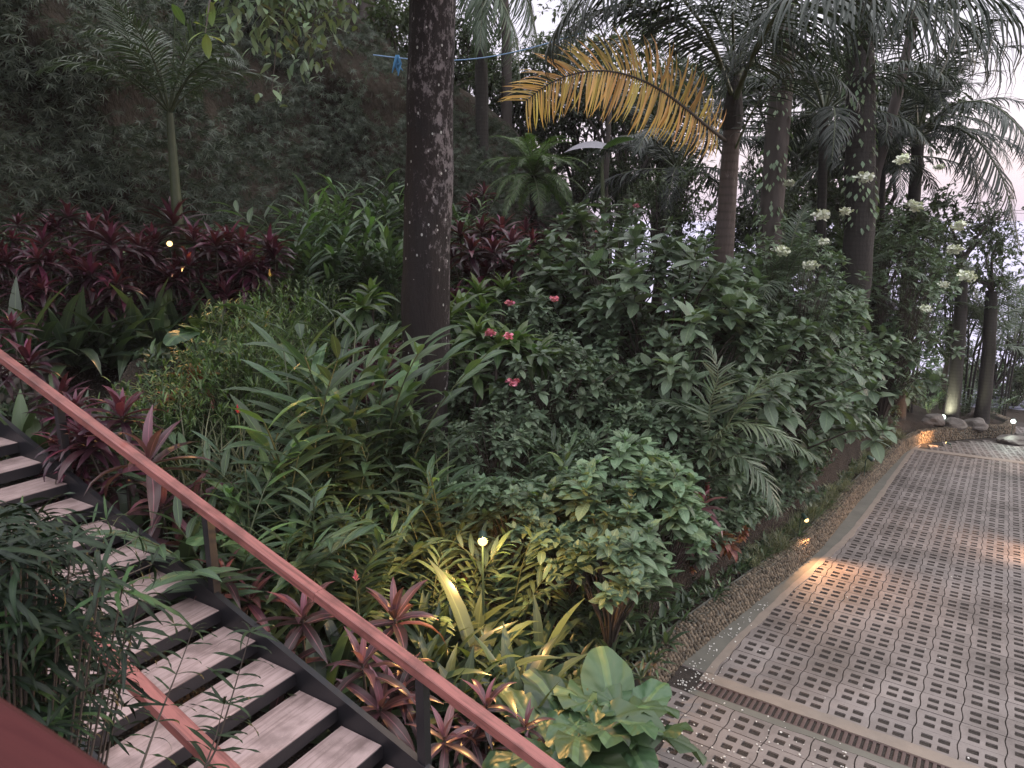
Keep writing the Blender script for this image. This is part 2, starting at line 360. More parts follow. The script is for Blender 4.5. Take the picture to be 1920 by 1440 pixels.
def mat_trunk(name, base, patch, thr, ringed=0.0, sc=9.0, spots=True, sidebias=0.0):
    m, t, p, o = newmat(name); v = coords(t, 'Object'); v2 = coords(t, 'Object', (1, 1, .55))
    n = tex(t, 'ShaderNodeTexNoise', v2, Scale=sc, Detail=9.0, Roughness=.74)
    n2 = tex(t, 'ShaderNodeTexNoise', v2, Scale=1.3, Detail=3.0); n4 = tex(t, 'ShaderNodeTexNoise', coords(t, 'Object', (6, 6, .8)), Scale=3.0, Detail=5.0)
    f = mth(t, 'ADD', mth(t, 'MULTIPLY', n.outputs[0], .75), mth(t, 'MULTIPLY', n2.outputs[0], .3))
    if sidebias:
        s = t.nodes.new('ShaderNodeSeparateXYZ'); t.links.new(coords(t, 'Object'), s.inputs[0])
        f = mth(t, 'ADD', f, mth(t, 'ADD', mth(t, 'MULTIPLY', s.outputs[0], sidebias), mth(t, 'MULTIPLY', s.outputs[2], .012)))
    c = mixc(t, tuple(x * .55 for x in base), base, n4.outputs[0])
    c = mixc(t, c, patch, mth(t, 'SMOOTH_MIN', mth(t, 'MULTIPLY', mth(t, 'MAXIMUM', mth(t, 'SUBTRACT', f, thr), 0), 14), .85, .1))
    if spots:
        vo = tex(t, 'ShaderNodeTexVoronoi', coords(t, 'Object', (1, 1, .7)), Scale=9.0, Randomness=1.0)
        sp_ = mth(t, 'MULTIPLY', mth(t, 'LESS_THAN', mth(t, 'ADD', vo.outputs['Distance'], mth(t, 'MULTIPLY', n.outputs[0], .1)), .165), mth(t, 'GREATER_THAN', n2.outputs[0], .42))
        c = mixc(t, c, (.42, .42, .40), mth(t, 'MULTIPLY', sp_, .85))
    if ringed:
        s2 = t.nodes.new('ShaderNodeSeparateXYZ'); t.links.new(coords(t, 'Object'), s2.inputs[0])
        rg = mth(t, 'POWER', mth(t, 'ABSOLUTE', mth(t, 'SINE', mth(t, 'ADD', mth(t, 'MULTIPLY', s2.outputs[2], ringed), mth(t, 'MULTIPLY', n2.outputs[0], 1.2)))), 8.0)
        c = mixc(t, c, tuple(x * .5 for x in base), mth(t, 'MULTIPLY', rg, .6))
    t.links.new(c, p.inputs['Base Color']); p.inputs['Roughness'].default_value = .85; p.inputs['Specular IOR Level'].default_value = .25
    bump(t, p, mth(t, 'ADD', n.outputs[0], mth(t, 'MULTIPLY', n4.outputs[0], .8)), .9, .03); return m
def mat_stone(name, c1, c2, sc=1.0):
    m, t, p, o = newmat(name); a = t.nodes.new('ShaderNodeAttribute'); a.attribute_name = 'tone'
    n = tex(t, 'ShaderNodeTexNoise', coords(t, 'Object'), Scale=22.0 * sc, Detail=6.0, Roughness=.7)
    c = mixc(t, c1, c2, a.outputs['Fac']); c = mixc(t, c, mth(t, 'ADD', mth(t, 'MULTIPLY', n.outputs[0], .8), .6), 1.0, 'MULTIPLY')
    t.links.new(c, p.inputs['Base Color']); p.inputs['Roughness'].default_value = .75; bump(t, p, n.outputs[0], .4, .01); return m
M_soil, M_bank, M_paver, M_joint = mat_soil(), mat_bank(), mat_paver(), mat_joint()
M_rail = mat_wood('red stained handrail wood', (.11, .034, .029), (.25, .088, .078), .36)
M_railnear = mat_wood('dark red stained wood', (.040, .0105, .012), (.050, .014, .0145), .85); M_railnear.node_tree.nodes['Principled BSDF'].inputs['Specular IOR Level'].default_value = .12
M_tread = mat_wood('greyish pink tread board', (.185, .125, .117), (.345, .252, .246), .5)
M_trunk = mat_trunk('lichen spotted dark bark', (.022, .017, .0165), (.17, .15, .155), .645, 0, 15.0, True, .17)
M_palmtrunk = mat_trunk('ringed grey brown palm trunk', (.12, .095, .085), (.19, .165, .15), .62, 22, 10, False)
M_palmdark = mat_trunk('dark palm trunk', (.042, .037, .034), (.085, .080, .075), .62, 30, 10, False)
M_pebble = mat_stone('river pebble', (.045, .034, .022), (.17, .13, .09))
M_cobble = mat_stone('field stone', (.11, .095, .085), (.26, .23, .20))
M_iron = simple('rusty red drain iron', (.085, .056, .052), .6, .35, 25, .3, .3)
M_lampgreen = simple('dark green lamp housing', (.03, .06, .045), .4, .2, 20, .3, .1)

def noisy(x, y, s=1.0, a=.1): return a * noise.noise(Vector((x * s, y * s, 3.3)))
# ------------------------------------------------------------------ the setting
# terrain: one sheet to the sea and beyond
def grid_sheet(xs, ys, zf):
    nx, ny = len(xs), len(ys)
    V = np.array([(x, y, zf(x, y)) for y in ys for x in xs])
    Fc = np.array([(j * nx + i, j * nx + i + 1, (j + 1) * nx + i + 1, (j + 1) * nx + i) for j in range(ny - 1) for i in range(nx - 1)])
    return V, Fc
PTH = sorted([tuple(onz(u, v, -1.86)[:2]) for u, v in [(-60, 725), (20, 700), (80, 680), (140, 657), (200, 645), (260, 633), (320, 622), (390, 612)]])
def terr(x, y):
    z = terr0(x, y)
    if PTH[0][0] < x < PTH[-1][0]:
        dy = y - np.interp(x, [p[0] for p in PTH], [p[1] for p in PTH])
        if -1.6 < dy < .12: z = min(z, -2.36)
        elif -4.5 < dy <= -1.6: z = min(z, -2.36 + (dy + 1.6) * .16)
        elif .12 <= dy < 1.45: z = min(z, -1.96)
    return z
def terr0(x, y):
    sd = side(x, y) if (-2 < x < 26 and -6 < y < 34) else (1.0 if x < 2 else -9)
    on_far = y > 33 or x > 25
    if sd < 0.22 and not on_far:
        if (x - RO[0]) * D2[0] + (y - RO[1]) * D2[1] < 9.6: return zroad(x, y) - .16 if y < 34 else garden(x, y)
        return min(zroad(x, y) - .1 + .05 * noisy(x, y, .5, 1), zroad(x, y) - .02)
    z = ground(x, y)
    if sd < .6 and not on_far: return zroad(x, y) + .29 + noisy(x, y, 3, .03)
    if sd < 1.2 and not on_far: z = max(z, zroad(x, y) + .3)
    return z + noisy(x, y, 1.3, .09) + noisy(x, y, 4.5, .03)
xs = np.concatenate([[-9000, -3000, -900, -300, -120, -70, -40, -28], np.arange(-22, 26, .3), [27, 30, 35, 45, 60, 90, 150, 300, 900, 3000, 9000]])
ys = np.concatenate([[-9000, -2000, -500, -100, -40, -15], np.arange(-4, 34, .3), [35, 37, 40, 45, 52, 60, 80, 120, 200, 500, 2000, 9000, 14000]])
V, Fc = grid_sheet(xs, ys, terr)
mb = MB(); mb.add(V, Fc); tag(link('ground', mb.mesh('ground', M_soil)), kind='structure')
# sea
m, t, p, o = newmat('sea water'); n = tex(t, 'ShaderNodeTexNoise', coords(t, 'Object', (.02, .08, 1)), Scale=1.0, Detail=6.0)
p.inputs['Base Color'].default_value = (.42, .40, .52, 1); p.inputs['Roughness'].default_value = .9; p.inputs['Specular IOR Level'].default_value = .15; bump(t, p, n.outputs[0], .5, 1.0)
mb = MB(); mb.add([(-30000, 60, -62), (30000, 60, -62), (30000, 50000, -62), (-30000, 50000, -62)], [(0, 1, 2, 3)])
tag(link('sea', mb.mesh('sea', m)), kind='structure')
# earth bank behind the garden
BK = [(-420, 12.5, 9.5), (-150, 13.8, 8.5), (40, 15.2, 8.0), (300, 16.8, 7.2), (480, 17.6, 6.6), (640, 18.2, 5.4), (760, 19, 4.2), (880, 20, 3.4), (960, 21.5, 2.6), (1040, 24, 1.2), (1130, 28, -.6)]
bu = np.array([b[0] for b in BK]); bd = np.array([b[1] for b in BK]); bh = np.array([b[2] for b in BK])
def bankpt(u, h, lift=0.0):
    "a point of the bank: column u, fraction h of its height, lift metres off its face"
    D = np.interp(u, bu, bd); H = np.interp(u, bu, bh)
    b = at(u, 500, D); foot = ground(b[0], b[1]) - .3
    n = norm([b[0], b[1], 0]); z = foot + (H - foot) * h
    back = (H - foot) * (.30 * h + .08 * math.sin(h * 5 + u * .01)) + noise.noise(Vector((u * .01, z * .8, 1))) * .55 - lift
    return np.array([b[0] + n[0] * back, b[1] + n[1] * back, z])
us = np.linspace(-420, 1130, 90); hs_ = np.linspace(0, 1, 26)
V = [bankpt(u, h) for h in hs_ for u in us]
top = [bankpt(u, 1) for u in us]
for k, ext in enumerate((1.5, 4, 9)):
    for P in top: n = norm([P[0], P[1], 0]); V.append(P + n * ext + np.array([0, 0, .25 * ext ** .5 - (k == 2) * 1.0]))
nx = len(us); Fc = [(j * nx + i, j * nx + i + 1, (j + 1) * nx + i + 1, (j + 1) * nx + i) for j in range(len(hs_) + 2) for i in range(nx - 1)]
mb = MB(); mb.add(V, Fc); tag(link('hillside', mb.mesh('hillside', M_bank)), kind='structure')

# pavement of perforated concrete blocks
def rp(i, j, dz=0.0):
    x = RO[0] + D2[0] * .4 * i + D1[0] * .4 * j; y = RO[1] + D2[1] * .4 * i + D1[1] * .4 * j
    return (x, y, zroad(x, y) + dz)
HB = [0.008, .19 / 2 * 1, .0, 0]
cuts = np.array([.006, .070, .080, .166, .176, .224, .234, .320, .330, .394]) # metres inside a .4 block (d2 direction): holes 075-175 and 225-325
cutsj = np.array([.006, .080, .088, .160, .168, .232, .240, .312, .320, .394])
def paver_block(mb, org, e1, e2, tone, seed):
    "org corner; e1, e2 horizontal unit vectors; block .4 m square with four holes"
    cx, cy = cuts, cutsj; n = 10; V = []
    dz = rnd.uniform(-.002, .002)
    for b, yy in enumerate(cy):
        for a, xx in enumerate(cx):
            off = 0.0
            if a in (0, 9): off = .011 * math.sin(yy / .4 * 2 * math.pi)
            X = org[0] + e1[0] * (xx + off) + e2[0] * yy; Y = org[1] + e1[1] * (xx + off) + e2[1] * yy
            V.append((X, Y, zroad(X, Y) + dz))
    Fc = []; hole = lambda a, b: (a in (1, 2, 3) or a in (5, 6, 7)) and (b in (1, 2, 3) or b in (5, 6, 7))
    tri = []
    for b in range(9):
        for a in range(9):
            q = (b * n + a, b * n + a + 1, (b + 1) * n + a + 1, (b + 1) * n + a)
            if not hole(a, b): Fc.append(q); continue
            la, lb = (a - 1) % 4, (b - 1) % 4      # corner cells of a hole are cut across: rounded corners
            if (la, lb) == (0, 0): tri.append((q[0], q[1], q[3]))
            elif (la, lb) == (2, 0): tri.append((q[0], q[1], q[2]))
            elif (la, lb) == (0, 2): tri.append((q[0], q[2], q[3]))
            elif (la, lb) == (2, 2): tri.append((q[1], q[2], q[3]))
    base = len(V)
    lo = [(x, y, z - .045) for x, y, z in V]; V += lo
    side_ = []
    for ha in (1, 5):
        for hb in (1, 5):
            ring = [(ha + 1, hb), (ha + 2, hb), (ha + 3, hb + 1), (ha + 3, hb + 2), (ha + 2, hb + 3), (ha + 1, hb + 3), (ha, hb + 2), (ha, hb + 1)]
            for k in range(8):
                p0 = ring[k][1] * n + ring[k][0]; p1 = ring[(k + 1) % 8][1] * n + ring[(k + 1) % 8][0]
                side_.append((p1, p0, p0 + base, p1 + base))
    per = [a for a in range(10)] + [b * n + 9 for b in range(1, 10)] + [9 * n + a for a in range(8, -1, -1)] + [b * n for b in range(8, 0, -1)]
    for k in range(len(per)): p0, p1 = per[k], per[(k + 1) % len(per)]; side_.append((p0, p1, p1 + base, p0 + base))
    mb.add(V, Fc + side_, None, tone); mb.add(V, tri, None, tone)
sep0, sep1 = onroad(1716, 842), onroad(1920, 868)
sdir = norm((sep1 - sep0)[:2])
def beyond(x, y): return sdir[0] * (y - sep0[1]) - sdir[1] * (x - sep0[0])
mb = MB()
for i in range(-5, 22):
    for j in range(-16, 50):
        jj = float(j)
        if j == 0 or j == -1: continue
        c = rp(i + .5, j + .5)
        if j > 0 and i < -1 - (j < 8): continue
        if j > 0 and side(c[0], c[1]) > -.02: continue
        if j < 0 and side(c[0], c[1]) > -.08: continue
        if beyond(c[0], c[1]) > -.12: continue
        if j > 30 and i > 14 or j < -9 and i < 0 and j < -12: continue
        q = rp(i, j - (.22 if j < 0 else 0)); paver_block(mb, q, D2, D1, rnd.random(), 0)
# cut row above the drain
for i in range(-2, 22):
    q = rp(i, .1); q2 = np.array(q)
    paver_block(mb, rp(i, 0.02), D2, D1, rnd.random(), 0)
# the stretch past the bend, laid the other way
e1 = sdir; e2 = np.array([-sdir[1], sdir[0]])
for i in range(-2, 22):
    for j in range(0, 16):
        X = sep0[:2] + e1 * (.4 * i) + e2 * (.4 * j + .16); c = X + e1 * .2 + e2 * .2
        if side(c[0], c[1]) > -.2 or c[0] > 24 or c[1] > 33: continue
        paver_block(mb, X, e1, e2, rnd.random(), 0)
tag(link('pavement', mb.mesh('pavement', M_paver, False)), kind='structure')
BEND = [(tuple(sep0[:2] + e1 * a - e2 * .16), tuple(sep0[:2] + e1 * a + e2 * .18)) for a in np.linspace(-.6, 9, 20)]
# bedding soil under the pavers, gutter, light mortar lines
def strip(ps_a, ps_b, mat, name, thick=.0, kind='structure'):
    mb = MB(); V = []; UV = []
    for a, b in zip(ps_a, ps_b): V += [a, b]
    if thick: V += [(x, y, z - thick) for x, y, z in V]
    n = len(ps_a); Fc = [(2 * k, 2 * k + 1, 2 * k + 3, 2 * k + 2) for k in range(n - 1)]
    if thick:
        Fc += [(2 * n + 2 * k, 2 * k, 2 * k + 2, 2 * n + 2 * k + 2) for k in range(n - 1)] + [(2 * k + 1, 2 * n + 2 * k + 1, 2 * n + 2 * k + 3, 2 * k + 3) for k in range(n - 1)]
    mb.add(V, Fc); return tag(link(name, mb.mesh(name, mat, False)), kind=kind)
strip([rp(-6, -20, -.015), rp(-6, 60, -.015)], [rp(26, -20, -.015), rp(26, 60, -.015)], M_joint, 'paver_bedding')
EDGE = [(-1.12, .1), (-1.1, 2), (-.92, 4.7), (-.66, 7.8), (-.42, 10.6), (-.2, 13.3), (0.0, 16), (.14, 20.5), (.2, 30), (.36, 39.7), (.6, 41.2)]
ej = np.linspace(.1, 41, 60); ei = np.interp(ej, [a[1] for a in EDGE], [a[0] for a in EDGE])
rr = random.Random(3)
strip([rp(a - .16 - rr.uniform(0, .06), b, .0095) for a, b in zip(ei, ej)], [rp(a + .0 + rr.uniform(0, .09), b, .0095) for a, b in zip(ei, ej)], M_conc, 'kerb_strip', .05)
gi = [rp(a - .12, b, .0055) for a, b in zip(ei, ej)]
go = []
for a, b in zip(ei, ej): go.append(rp(a - 1.6, b, .0055))
strip(go, gi, M_gutter, 'gutter', .03)
strip([(a[0], a[1], zroad(*a) + .007) for a, b in BEND], [(b[0], b[1], zroad(*b) + .007) for a, b in BEND], M_conc, 'kerb_strip', .04)
# drain: light strip, iron grate, mossy kerb
jj = np.linspace(-1.3, 22, 60)
strip([rp(a, -.36 + rr.uniform(-.02, .02), .006) for a in jj], [rp(a, .10 + rr.uniform(-.04, .04), .006) for a in jj][::1], M_conc, 'drain_kerb', .06)
strip([rp(a, -1.24 + rr.uniform(-.03, .03), .005) for a in jj], [rp(a, -.98, .005) for a in jj], M_gutter, 'drain_kerb', .06)
dr = thing('drain_grate', 'long rusty red slotted drain grate crossing the paving', 'drain grate', rp(8, -.65))
inv = np.array(dr.location)
mb = MB()
for s_, wd in ((-.955, .05), (-.385, .05)):
    a, b = np.array(rp(-1.25, s_, .001)) - inv, np.array(rp(22, s_, .001)) - inv; beam(mb, a, b, .018, .04)
link('frame', mb.mesh('frame', M_iron, False), dr)
mb = MB(); x = -1.2
while x < 21.9:
    a, b = np.array(rp(x, -.93, .0)) - inv, np.array(rp(x, -.41, .0)) - inv
    beam(mb, a, b, .034, .03, bev=.004); x += .165
link('grate_bars', mb.mesh('grate_bars', M_iron, False), dr)

# pebble walls along the bed
def pebble_wall(name, label, pts, hgt, thick, mat, size, cat='wall', seed=1):
    "pts: foot points; the wall stands on the garden side, pebbles set in mortar over a core"
    r = random.Random(seed); P = [np.array(p, float) for p in pts]
    root = thing(name, label, cat, P[len(P) // 2]); o0 = np.array(root.location)
    core = MB(); st = MB(); seg = []; L = 0
    for k in range(len(P) - 1):
        t_ = norm((P[k + 1] - P[k])[:2]); seg.append(np.array([-t_[1], t_[0], 0]))
    nrm = [seg[0]] + [norm(seg[k] + seg[k + 1]) for k in range(len(seg) - 1)] + [seg[-1]]
    V = []
    for p, n in zip(P, nrm):
        a = p - o0 - np.array([0, 0, .15]); V += [a + n * .02, a + n * (.02 + .04) + [0, 0, hgt + .14 - .03], a + n * (.08) + [0, 0, hgt + .14], a + n * thick + [0, 0, hgt + .14], a + n * thick]
    K = len(P); Fc = [(5 * k + a, 5 * k + 5 + a, 5 * k + 6 + a, 5 * k + 1 + a) for k in range(K - 1) for a in range(4)]
    Fc = [q[::-1] for q in Fc]
    core.add(V, Fc); core.add(V, [(0, 1, 2, 3, 4), tuple(range(5 * K - 1, 5 * K - 6, -1))])
    link('mortar_core', core.mesh('mortar_core', M_gutter, False), root)
    # one pebble: low-poly squashed ball
    lat = [(-.55, .8), (.25, 1.0), (.85, .5)]; nn = 6
    B = [(0, 0, -1)] + [(math.cos(2 * math.pi * j / nn + i) * q, math.sin(2 * math.pi * j / nn + i) * q, z) for i, (z, q) in enumerate(lat)for j in range(nn)] + [(0, 0, 1)]
    B = np.array(B); tf = [(0, 1 + (j + 1) % nn, 1 + j) for j in range(nn)] + [(1 + 2 * nn + j, 1 + 2 * nn + (j + 1) % nn, 1 + 3 * nn) for j in range(nn)]
    qf = [(1 + i * nn + j, 1 + i * nn + (j + 1) % nn, 1 + (i + 1) * nn + (j + 1) % nn, 1 + (i + 1) * nn + j) for i in range(2) for j in range(nn)]
    for k in range(K - 1):
        a, b = P[k] - o0, P[k + 1] - o0; ln = np.linalg.norm(b - a); rows = int((hgt + thick * .6) / (size * .80)) + 1; cols = max(1, int(ln / (size * 1.05)))
        for i in range(cols):
            for j in range(rows):
                f_ = (i + .5 * (j % 2) + r.uniform(-.2, .2)) / cols; h_ = (j + .4 + r.uniform(-.2, .2)) * size * .80
                n = nrm[k] * (1 - f_) + nrm[k + 1] * f_; p = a + (b - a) * min(max(f_, 0), 1)
                if h_ < hgt - .02: p = p + n * (.03 + .04 * h_ / hgt) + np.array([0, 0, h_])
                else: p = p + n * (.07 + (h_ - hgt)) + np.array([0, 0, hgt - .012])
                S = np.array([r.uniform(.45, .72), r.uniform(.36, .5), r.uniform(.42, .62)]) * size
                M = frame(sph(r.uniform(0, 6.3), r.uniform(-.4, .4)), (0, 0, 1), r.uniform(0, 6.3)) * S
                M = M if r.random() < .5 else M[:, [1, 2, 0]]
                tn = r.random(); st.add(B, qf, None, tn, M, p); st.add(B, tf, None, tn, M, p)
    link('pebbles', st.mesh('pebbles', mat), root); return root
def dens(P, n):
    P = np.array(P); d = np.concatenate([[0], np.cumsum(np.linalg.norm(np.diff(P, axis=0), axis=1))]); s = np.linspace(0, d[-1], n)
    return [np.array([np.interp(x, d, P[:, k]) for k in range(3)]) for x in s]
pebble_wall('garden_wall', 'low curved pebble wall holding the planted bed beside the driveway', dens(FOOT[3:12], 60), .35, .26, M_pebble, .058, seed=4)
pebble_wall('garden_wall', 'low pebble wall across the far bend of the driveway under the lit tree', dens(FOOT[11:18], 30), .36, .28, M_pebble, .07, seed=5)
# stone edged path up in the garden
pa = [(-60, 725), (20, 700), (80, 680), (140, 657), (200, 645), (260, 633), (320, 622), (390, 612)]
def pathz(u): return -1.86 + (u - 200) * .0004
pts_ = [onz(u, v, pathz(u)) for u, v in pa]
FPp = dens(pts_, 24)
pebble_wall('path_retaining_wall', 'rough field stone wall edging the upper garden path on the left', [p - np.array([0, 0, .42]) for p in FPp], .42, .35, M_cobble, .15, seed=9)
bk = [p + np.array([-.05, 1.25, -.02]) for p in FPp]
strip([tuple(p + np.array([0, .12, .02])) for p in FPp], [tuple(p) for p in bk], simple('path concrete', (.15, .135, .14), .85, .3, 4, 0, .4), 'path', .1)

# ------------------------------------------------------------------ staircase
S0 = np.array([-5.137, 7.312, -2.255]); SG, SR, ST = .448, .1387, .414; STH = -.5586
SD = np.array([math.cos(STH), math.sin(STH), 0]); SL = np.array([SD[1], -SD[0], 0.])   # downhill, and toward the viewer
SW = 1.40
def stp(i, k=0.0, h=0.0): return S0 + SD * SG * i + SL * k + np.array([0, 0, -SR * i + h])
st_ = thing('staircase', 'open riser garden staircase with pinkish treads, black steel sides and red wooden handrails', 'staircase', stp(17, SW / 2))
so_ = np.array(st_.location)
def bx(mb, c, e1, e2, e3, a, b, h):
    "box with half sizes a b h on axes e1 e2 e3 round c"
    V, Fc = box_vf(-a, a, -b, b, -h, h); M = np.stack([e1, e2, e3], 1); UV = np.array([(v[1] , v[0] + .5) for v in V]); mb.add(V, Fc, UV, 0, M, c)
UPZ = np.array([0, 0, 1.])
for i in range(-5, 19):
    c = stp(i, SW / 2) - SD * (ST / 2) - so_
    mb = MB(); V, Fc = box_vf(-ST / 2 + .004, ST / 2 - .004, -SW / 2 + .004, SW / 2 - .004, -.022, 0)
    M = np.stack([SD, SL, UPZ], 1); mb.add(V, Fc, np.array([(v[0], v[1] * 1.0) for v in V]), 0, M, c)
    tr = link('tread', mb.mesh('tread', M_tread, False), st_)
    mb = MB(); bx(mb, c + UPZ * -.052, SD, SL, UPZ, ST / 2, SW / 2 + .0, .028); bx(mb, c + SD * (ST / 2 + .003) + UPZ * -.055, SD, SL, UPZ, .0025, SW / 2, .051)
    link('tread_frame', mb.mesh('tread_frame', M_dark, False), st_)
for k0, nm in ((-.028, 'stringer'), (SW + .028, 'stringer')):
    mb = MB(); a, b = stp(-6, k0, .105 if k0 < 0 else .02) - so_, stp(19, k0, .105 if k0 < 0 else .02) - so_
    n_ = norm(b - a); up_ = norm(np.cross(SL, n_)); 
    if up_[2] < 0: up_ = -up_
    beam(mb, a, b, .052, .36, up_); link(nm, mb.mesh(nm, M_dark, False), st_)
def rail(i0, i1, k, h, wd, ht, name='handrail'):
    mb = MB(); a, b = stp(i0, k, h) - so_, stp(i1, k, h) - so_
    n_ = norm(b - a); up_ = norm(np.cross(SL, n_)); up_ = up_ if up_[2] > 0 else -up_
    beam(mb, a + n_ * .0015, b - n_ * .0015, wd, ht, up_, .006); return link(name, mb.mesh(name, M_rail, False), st_)
RK = -.048
for a, b in ((-6, 1.55), (1.55, 9.62), (9.62, 19)): rail(a, b, RK, .858, .092, .078)
for a, b in ((-6, 3.5), (3.5, 19)): rail(a, b, SW - .04, .895, .098, .075)
for i in (-3.1, 1.85, 6.75, 11.8, 16.8):
    for k, h in ((RK, .78), (SW - .03, .80)):
        mb = MB(); p0 = stp(i, k, h + .02) - so_; p1 = stp(i, k, -.1) - so_
        bx(mb, (p0 + p1) / 2, SD, SL, UPZ, .036, .034, (p0[2] - p1[2]) / 2); link('post', mb.mesh('post', M_dark, False), st_)
# the railing right beside the viewer
nr = thing('landing_railing', 'thick dark red wooden railing out of focus in the bottom left corner', 'railing', (-.6, .6, -1.6))
no = np.array(nr.location)
def atd(u, v, d): q = ray(u, v); return q / np.linalg.norm(q) * d
pa_, pb_ = atd(-260, 1122, .98), atd(330, 1503, .72)
mb = MB(); n_ = norm(pb_ - pa_); sd_ = norm(np.cross(n_, UPZ)); off = -sd_ if (sd_[1] > 0) else sd_
wN = .13; c_ = off * (wN / 2)
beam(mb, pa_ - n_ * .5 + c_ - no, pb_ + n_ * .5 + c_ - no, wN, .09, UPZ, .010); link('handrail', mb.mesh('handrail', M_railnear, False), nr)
for q in (pa_ + c_ - n_ * .3, pb_ + c_ + n_ * .3):
    mb = MB(); beam(mb, q - UPZ * .085 - no, q - UPZ * 1.4 - no, .05, .05, SD); link('post', mb.mesh('post', M_dark, False), nr)

# ------------------------------------------------------------------ plant kinds (each returns a dict of part meshes)
def rosette(mb, c, axis, n, L, W, r, el0=80, el1=-15, droop=.9, seg=5, fold=.3, peak=.45, tone=None, wave=0.0, tpl=None, tip=1.0):
    tpl = tpl or [leaf(1, W / L, seg, droop * q, fold, peak, wave, 5, .35, tip) for q in (.6, 1.0, 1.4)]
    A = frame(axis, (0.3, 0.2, .1)) if abs(axis[2]) < .999 else None
    for k in range(n):
        f = (k + .5) / n; az = k * 2.39996 + r.uniform(-.25, .25); el = R(el0 + (el1 - el0) * f ** .85 + r.uniform(-8, 8))
        d = sph(az, el)
        if A is not None: d = A[:, 0] * d[0] + A[:, 2] * d[1] + A[:, 1] * d[2]
        V, Fc, UV = tpl[r.randrange(len(tpl))]
        s_ = L * (0.62 + .5 * f ** .5) * r.uniform(.82, 1.12)
        M = frame(d, (0, 0, 1), r.uniform(-.35, .35)) * s_
        tn = (tone(f, r) if tone else r.random() * .5)
        mb.add(V, Fc, UV, tn, M, np.asarray(c) - np.asarray(axis) * (f * L * .22))
def cordyline(seed, H=1.3, heads=3, L=.38, W=.085, n=22, mat='maroon', hot=.3, spread=.3):
    r = random.Random(seed); lv = MB(); st = MB()
    tone = lambda f, r: min(1, (1 - f) ** 2 * hot * 1.2 + (r.random() < .10) * hot * 1.6 + r.random() * .10)
    for h in range(heads):
        hh = H * (1 if h == 0 else r.uniform(.45, .92)); a = r.uniform(0, 6.3); q = spread * (r.uniform(.5, 1.2) if h else .25)
        P = [np.array([math.cos(a) * q * x ** 1.4 + .02 * math.sin(x * 5 + h), math.sin(a) * q * x ** 1.4, hh * x]) for x in np.linspace(0, 1, 6)]
        tube(st, P, np.linspace(.016, .010, 6), 6); ax = norm(P[-1] - P[-2]); rosette(lv, P[-1], ax, n, L, W, r, 84, -20, 1.2, 5, .35, .42, tone)
        if r.random() < .5: rosette(lv, P[3], norm(P[4] - P[3]), n // 2, L * .85, W, r, 40, -25, 1.1, 4, .35, .42, tone)
    return {'leaves': lv.mesh('leaves', G[mat]), 'stem': st.mesh('stem', M_twig)}
def ginger(seed, H=1.6, canes=7, L=.42, W=.085, mat='ginger', spread=.55, lean=.6, hot=.25, per=15, wave=.035):
    r = random.Random(seed); lv = MB(); st = MB()
    tp = [leaf(1, W / L, 6, d, .28, .45, wave, 7, .12) for d in (.35, .7, 1.05)]
    for c in range(canes):
        a = r.uniform(0, 6.3) if canes > 2 else r.uniform(-1, 1); hh = H * r.uniform(.6, 1.05); ln = lean * r.uniform(.3, 1.3); b0 = np.array([math.cos(a), math.sin(a), 0]) * spread * .25 * r.random()
        P = [b0 + np.array([math.cos(a), math.sin(a), 0]) * (ln * hh * x ** 1.8 * .8) + np.array([0, 0, hh * (x - .22 * ln * x ** 3)]) for x in np.linspace(0, 1, 10)]
        P = np.array(P); tube(st, P, np.linspace(.012, .005, 10), 5)
        sidev = norm(np.array([-math.sin(a), math.cos(a), 0]) * math.cos(1.0) + np.array([math.cos(a), math.sin(a), .2]) * math.sin(r.uniform(-1, 1)))
        young = r.random() < hot; m = per + r.randrange(-2, 3)
        for k in range(m):
            x = .22 + .78 * (k + 1) / m; i = min(int(x * 9), 8); f_ = x * 9 - i; p = P[i] * (1 - f_) + P[i + 1] * f_; ax = norm(P[i + 1] - P[i])
            sd_ = sidev * (1 if k % 2 else -1); opn = R(62 - 34 * x ** 3 + r.uniform(-8, 8)); d = norm(ax * math.cos(opn) + sd_ * math.sin(opn) + np.array([0, 0, -.10]))
            s_ = L * (1.05 - .35 * abs(x - .6)) * r.uniform(.85, 1.1); V, Fc, UV = tp[r.randrange(3)]
            tn = (.9 if young and x > .86 else r.random() * .28)
            lv.add(V, Fc, UV, tn, frame(d, ax * .5 + UPZ, r.uniform(-.2, .2)) * s_, p)
    return {'leaves': lv.mesh('leaves', G[mat]), 'stalks': st.mesh('stalks', M_stem)}
